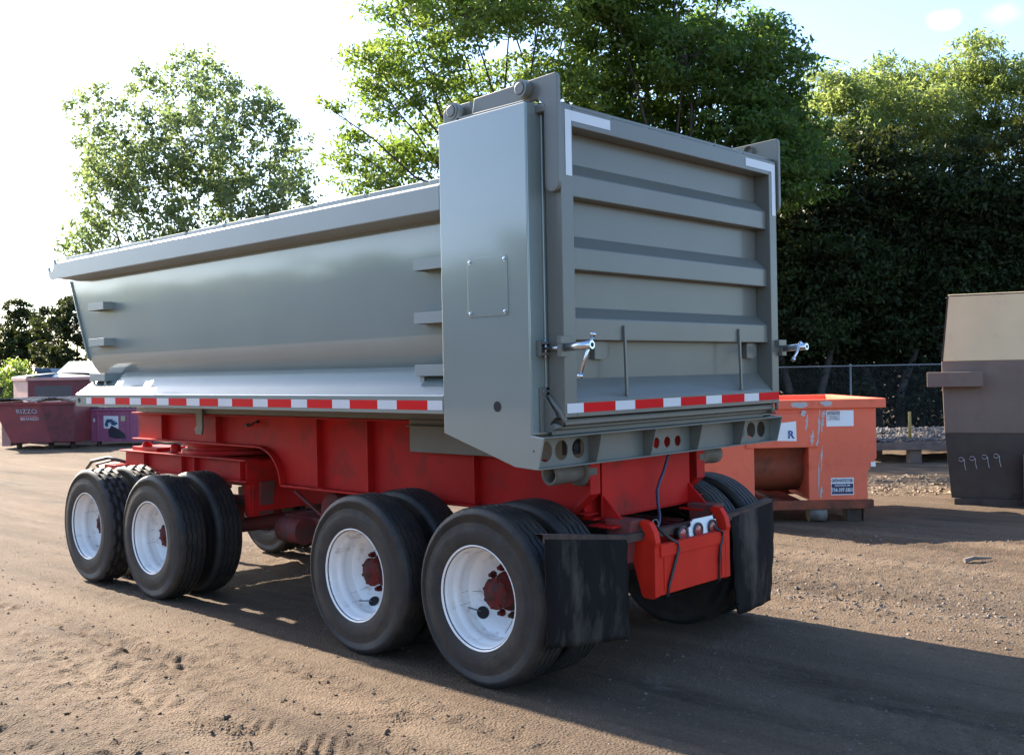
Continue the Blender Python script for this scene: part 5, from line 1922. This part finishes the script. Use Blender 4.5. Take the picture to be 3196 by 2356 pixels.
def plum_dumpster():
    o = view_pt(-11.95, 28.9)
    root = empty('low_dumpster', (o.x, o.y, -0.08), VROT - R(12))
    tag(root, 'low plum-coloured dumpster with a torn blue and white poster, left of the dolly', 'dumpster')
    L, D, H = 2.1, 1.3, 1.07
    b = MB()
    b.prism([(0.04, 0.14), (0.0, H - 0.06), (L, H - 0.06), (L - 0.04, 0.14)], 'y', 0, D)
    for x in (0.25, 1.20, 1.75):
        b.box(x, x + 0.06, -0.03, -0.0005, 0.16, H - 0.065)
    b.build('body', PLUM, root, bevel=0.008)
    r_ = MB()
    r_.box(-0.05, L + 0.05, -0.05, D + 0.05, H - 0.0595, H)
    r_.build('rim', PLUM, root, bevel=0.008)
    ld = MB()
    ld.box(-0.02, 1.02, -0.03, D, H + 0.001, H + 0.03)
    ld.box(1.04, L + 0.02, -0.03, D, H + 0.001, H + 0.03)
    for x in np.arange(0.08, L, 0.17):
        ld.box(x, x + 0.07, -0.035, D, H + 0.0305, H + 0.045)
    ld.build('lid', LID, root, bevel=0.003)
    q = MB()
    q.add([(0.46, -0.004, 0.52), (0.92, -0.004, 0.50), (0.92, -0.004, 0.86), (0.46, -0.004, 0.87)], [(0, 1, 2, 3)])
    po = q.build('poster', PAPER, root)
    q = MB()
    rg = random.Random(2)
    for (cx, cz, rx, rz) in ((0.66, 0.72, 0.14, 0.06), (0.80, 0.66, 0.10, 0.05), (0.55, 0.62, 0.05, 0.07)):
        pts = [(cx + rx * (1 + rg.uniform(-.4, .4)) * math.cos(a_), -0.0055 - 0.001 * cx, cz + rz * (1 + rg.uniform(-.4, .4)) * math.sin(a_)) for a_ in np.linspace(0, 6.28, 13)[:-1]]
        q.add(pts, [tuple(range(12))])
    q.build('poster_print', BLUEBIN, po)
    q = MB()
    q.add([(0.60, -0.0065, 0.46), (0.70, -0.0065, 0.60), (0.95, -0.0065, 0.48), (1.12, -0.0065, 0.36), (1.15, -0.0065, 0.24), (0.85, -0.0065, 0.22), (0.62, -0.0065, 0.28)], [tuple(range(7))])
    q.build('dark_patch', LID, root)
    q = MB()
    q.add([(1.0, -0.004, 0.72), (1.13, -0.004, 0.72), (1.13, -0.004, 0.86), (1.0, -0.004, 0.86)], [(0, 1, 2, 3)])
    q.build('sticker', mat('pale_yellow_label', (0.42, 0.40, 0.22), rough=0.7), root)
    q = MB()
    q.add([(0.13, -0.004, 0.70), (0.19, -0.004, 0.70), (0.19, -0.004, 0.80), (0.13, -0.004, 0.80)], [(0, 1, 2, 3)])
    q.build('sticker', PAPER, root)
    for x in (0.2, L - 0.3):
        w_ = MB()
        w_.cyl((x, 0.12, 0.07), (x + 0.07, 0.12, 0.07), 0.07, n=14)
        w_.box(x - 0.015, x + 0.085, 0.07, 0.17, 0.115, 0.139)
        w_.build('caster', RUST, root)


plum_dumpster()


def blue_bin():
    o = view_pt(-16.0, 34.5)
    root = empty('blue_dumpster', (o.x, o.y, -0.07), VROT)
    tag(root, 'blue dumpster with a pale raised lid, furthest of the dumpsters at left', 'dumpster')
    b = MB()
    b.prism([(0.1, 0.1), (0.0, 2.28), (0.45, 2.28), (0.62, 1.95), (2.9, 1.95), (2.9, 0.1)], 'y', 0, 1.6)
    b.build('body', BLUEBIN, root, bevel=0.01)
    r_ = MB()
    r_.box(-0.05, 0.42, -0.05, -0.001, 2.18, 2.30)
    r_.build('rim', BLUEBIN, root, bevel=0.006)
    ld = MB()
    ld.add([(0.55, -0.1, 1.98), (2.15, -0.1, 1.98), (2.35, 0.9, 2.52), (0.72, 0.9, 2.52), (0.55, -0.1, 1.955), (2.15, -0.1, 1.955), (2.35, 0.9, 2.49), (0.72, 0.9, 2.49)],
           [(0, 1, 2, 3), (7, 6, 5, 4), (0, 4, 5, 1), (1, 5, 6, 2), (2, 6, 7, 3), (3, 7, 4, 0)])
    ld.build('lid', WHITE, root)
    hl = MB()
    hl.box(2.2, 2.9, -0.09, -0.052, 1.9, 2.42)
    hl.build('handle_plate', MAROON, root, bevel=0.006)


blue_bin()


def long_container():
    o = view_pt(-33.5, 57)
    root = empty('brown_container', (o.x, o.y, -0.07), VROT)
    tag(root, 'long rust-brown container low at the far left edge', 'container')
    b = MB()
    b.box(0, 5.2, 0, 2.2, 0.15, 2.0)
    for x in np.arange(0.1, 5.1, 0.5):
        b.box(x, x + 0.12, -0.06, -0.001, 0.2, 1.95)
    b.build('body', DBROWN, root, bevel=0.01)
    t = MB()
    t.box(-0.05, 5.25, -0.09, 2.25, 2.001, 2.30)
    t.build('top_beam', WOOD, root, bevel=0.01)


long_container()
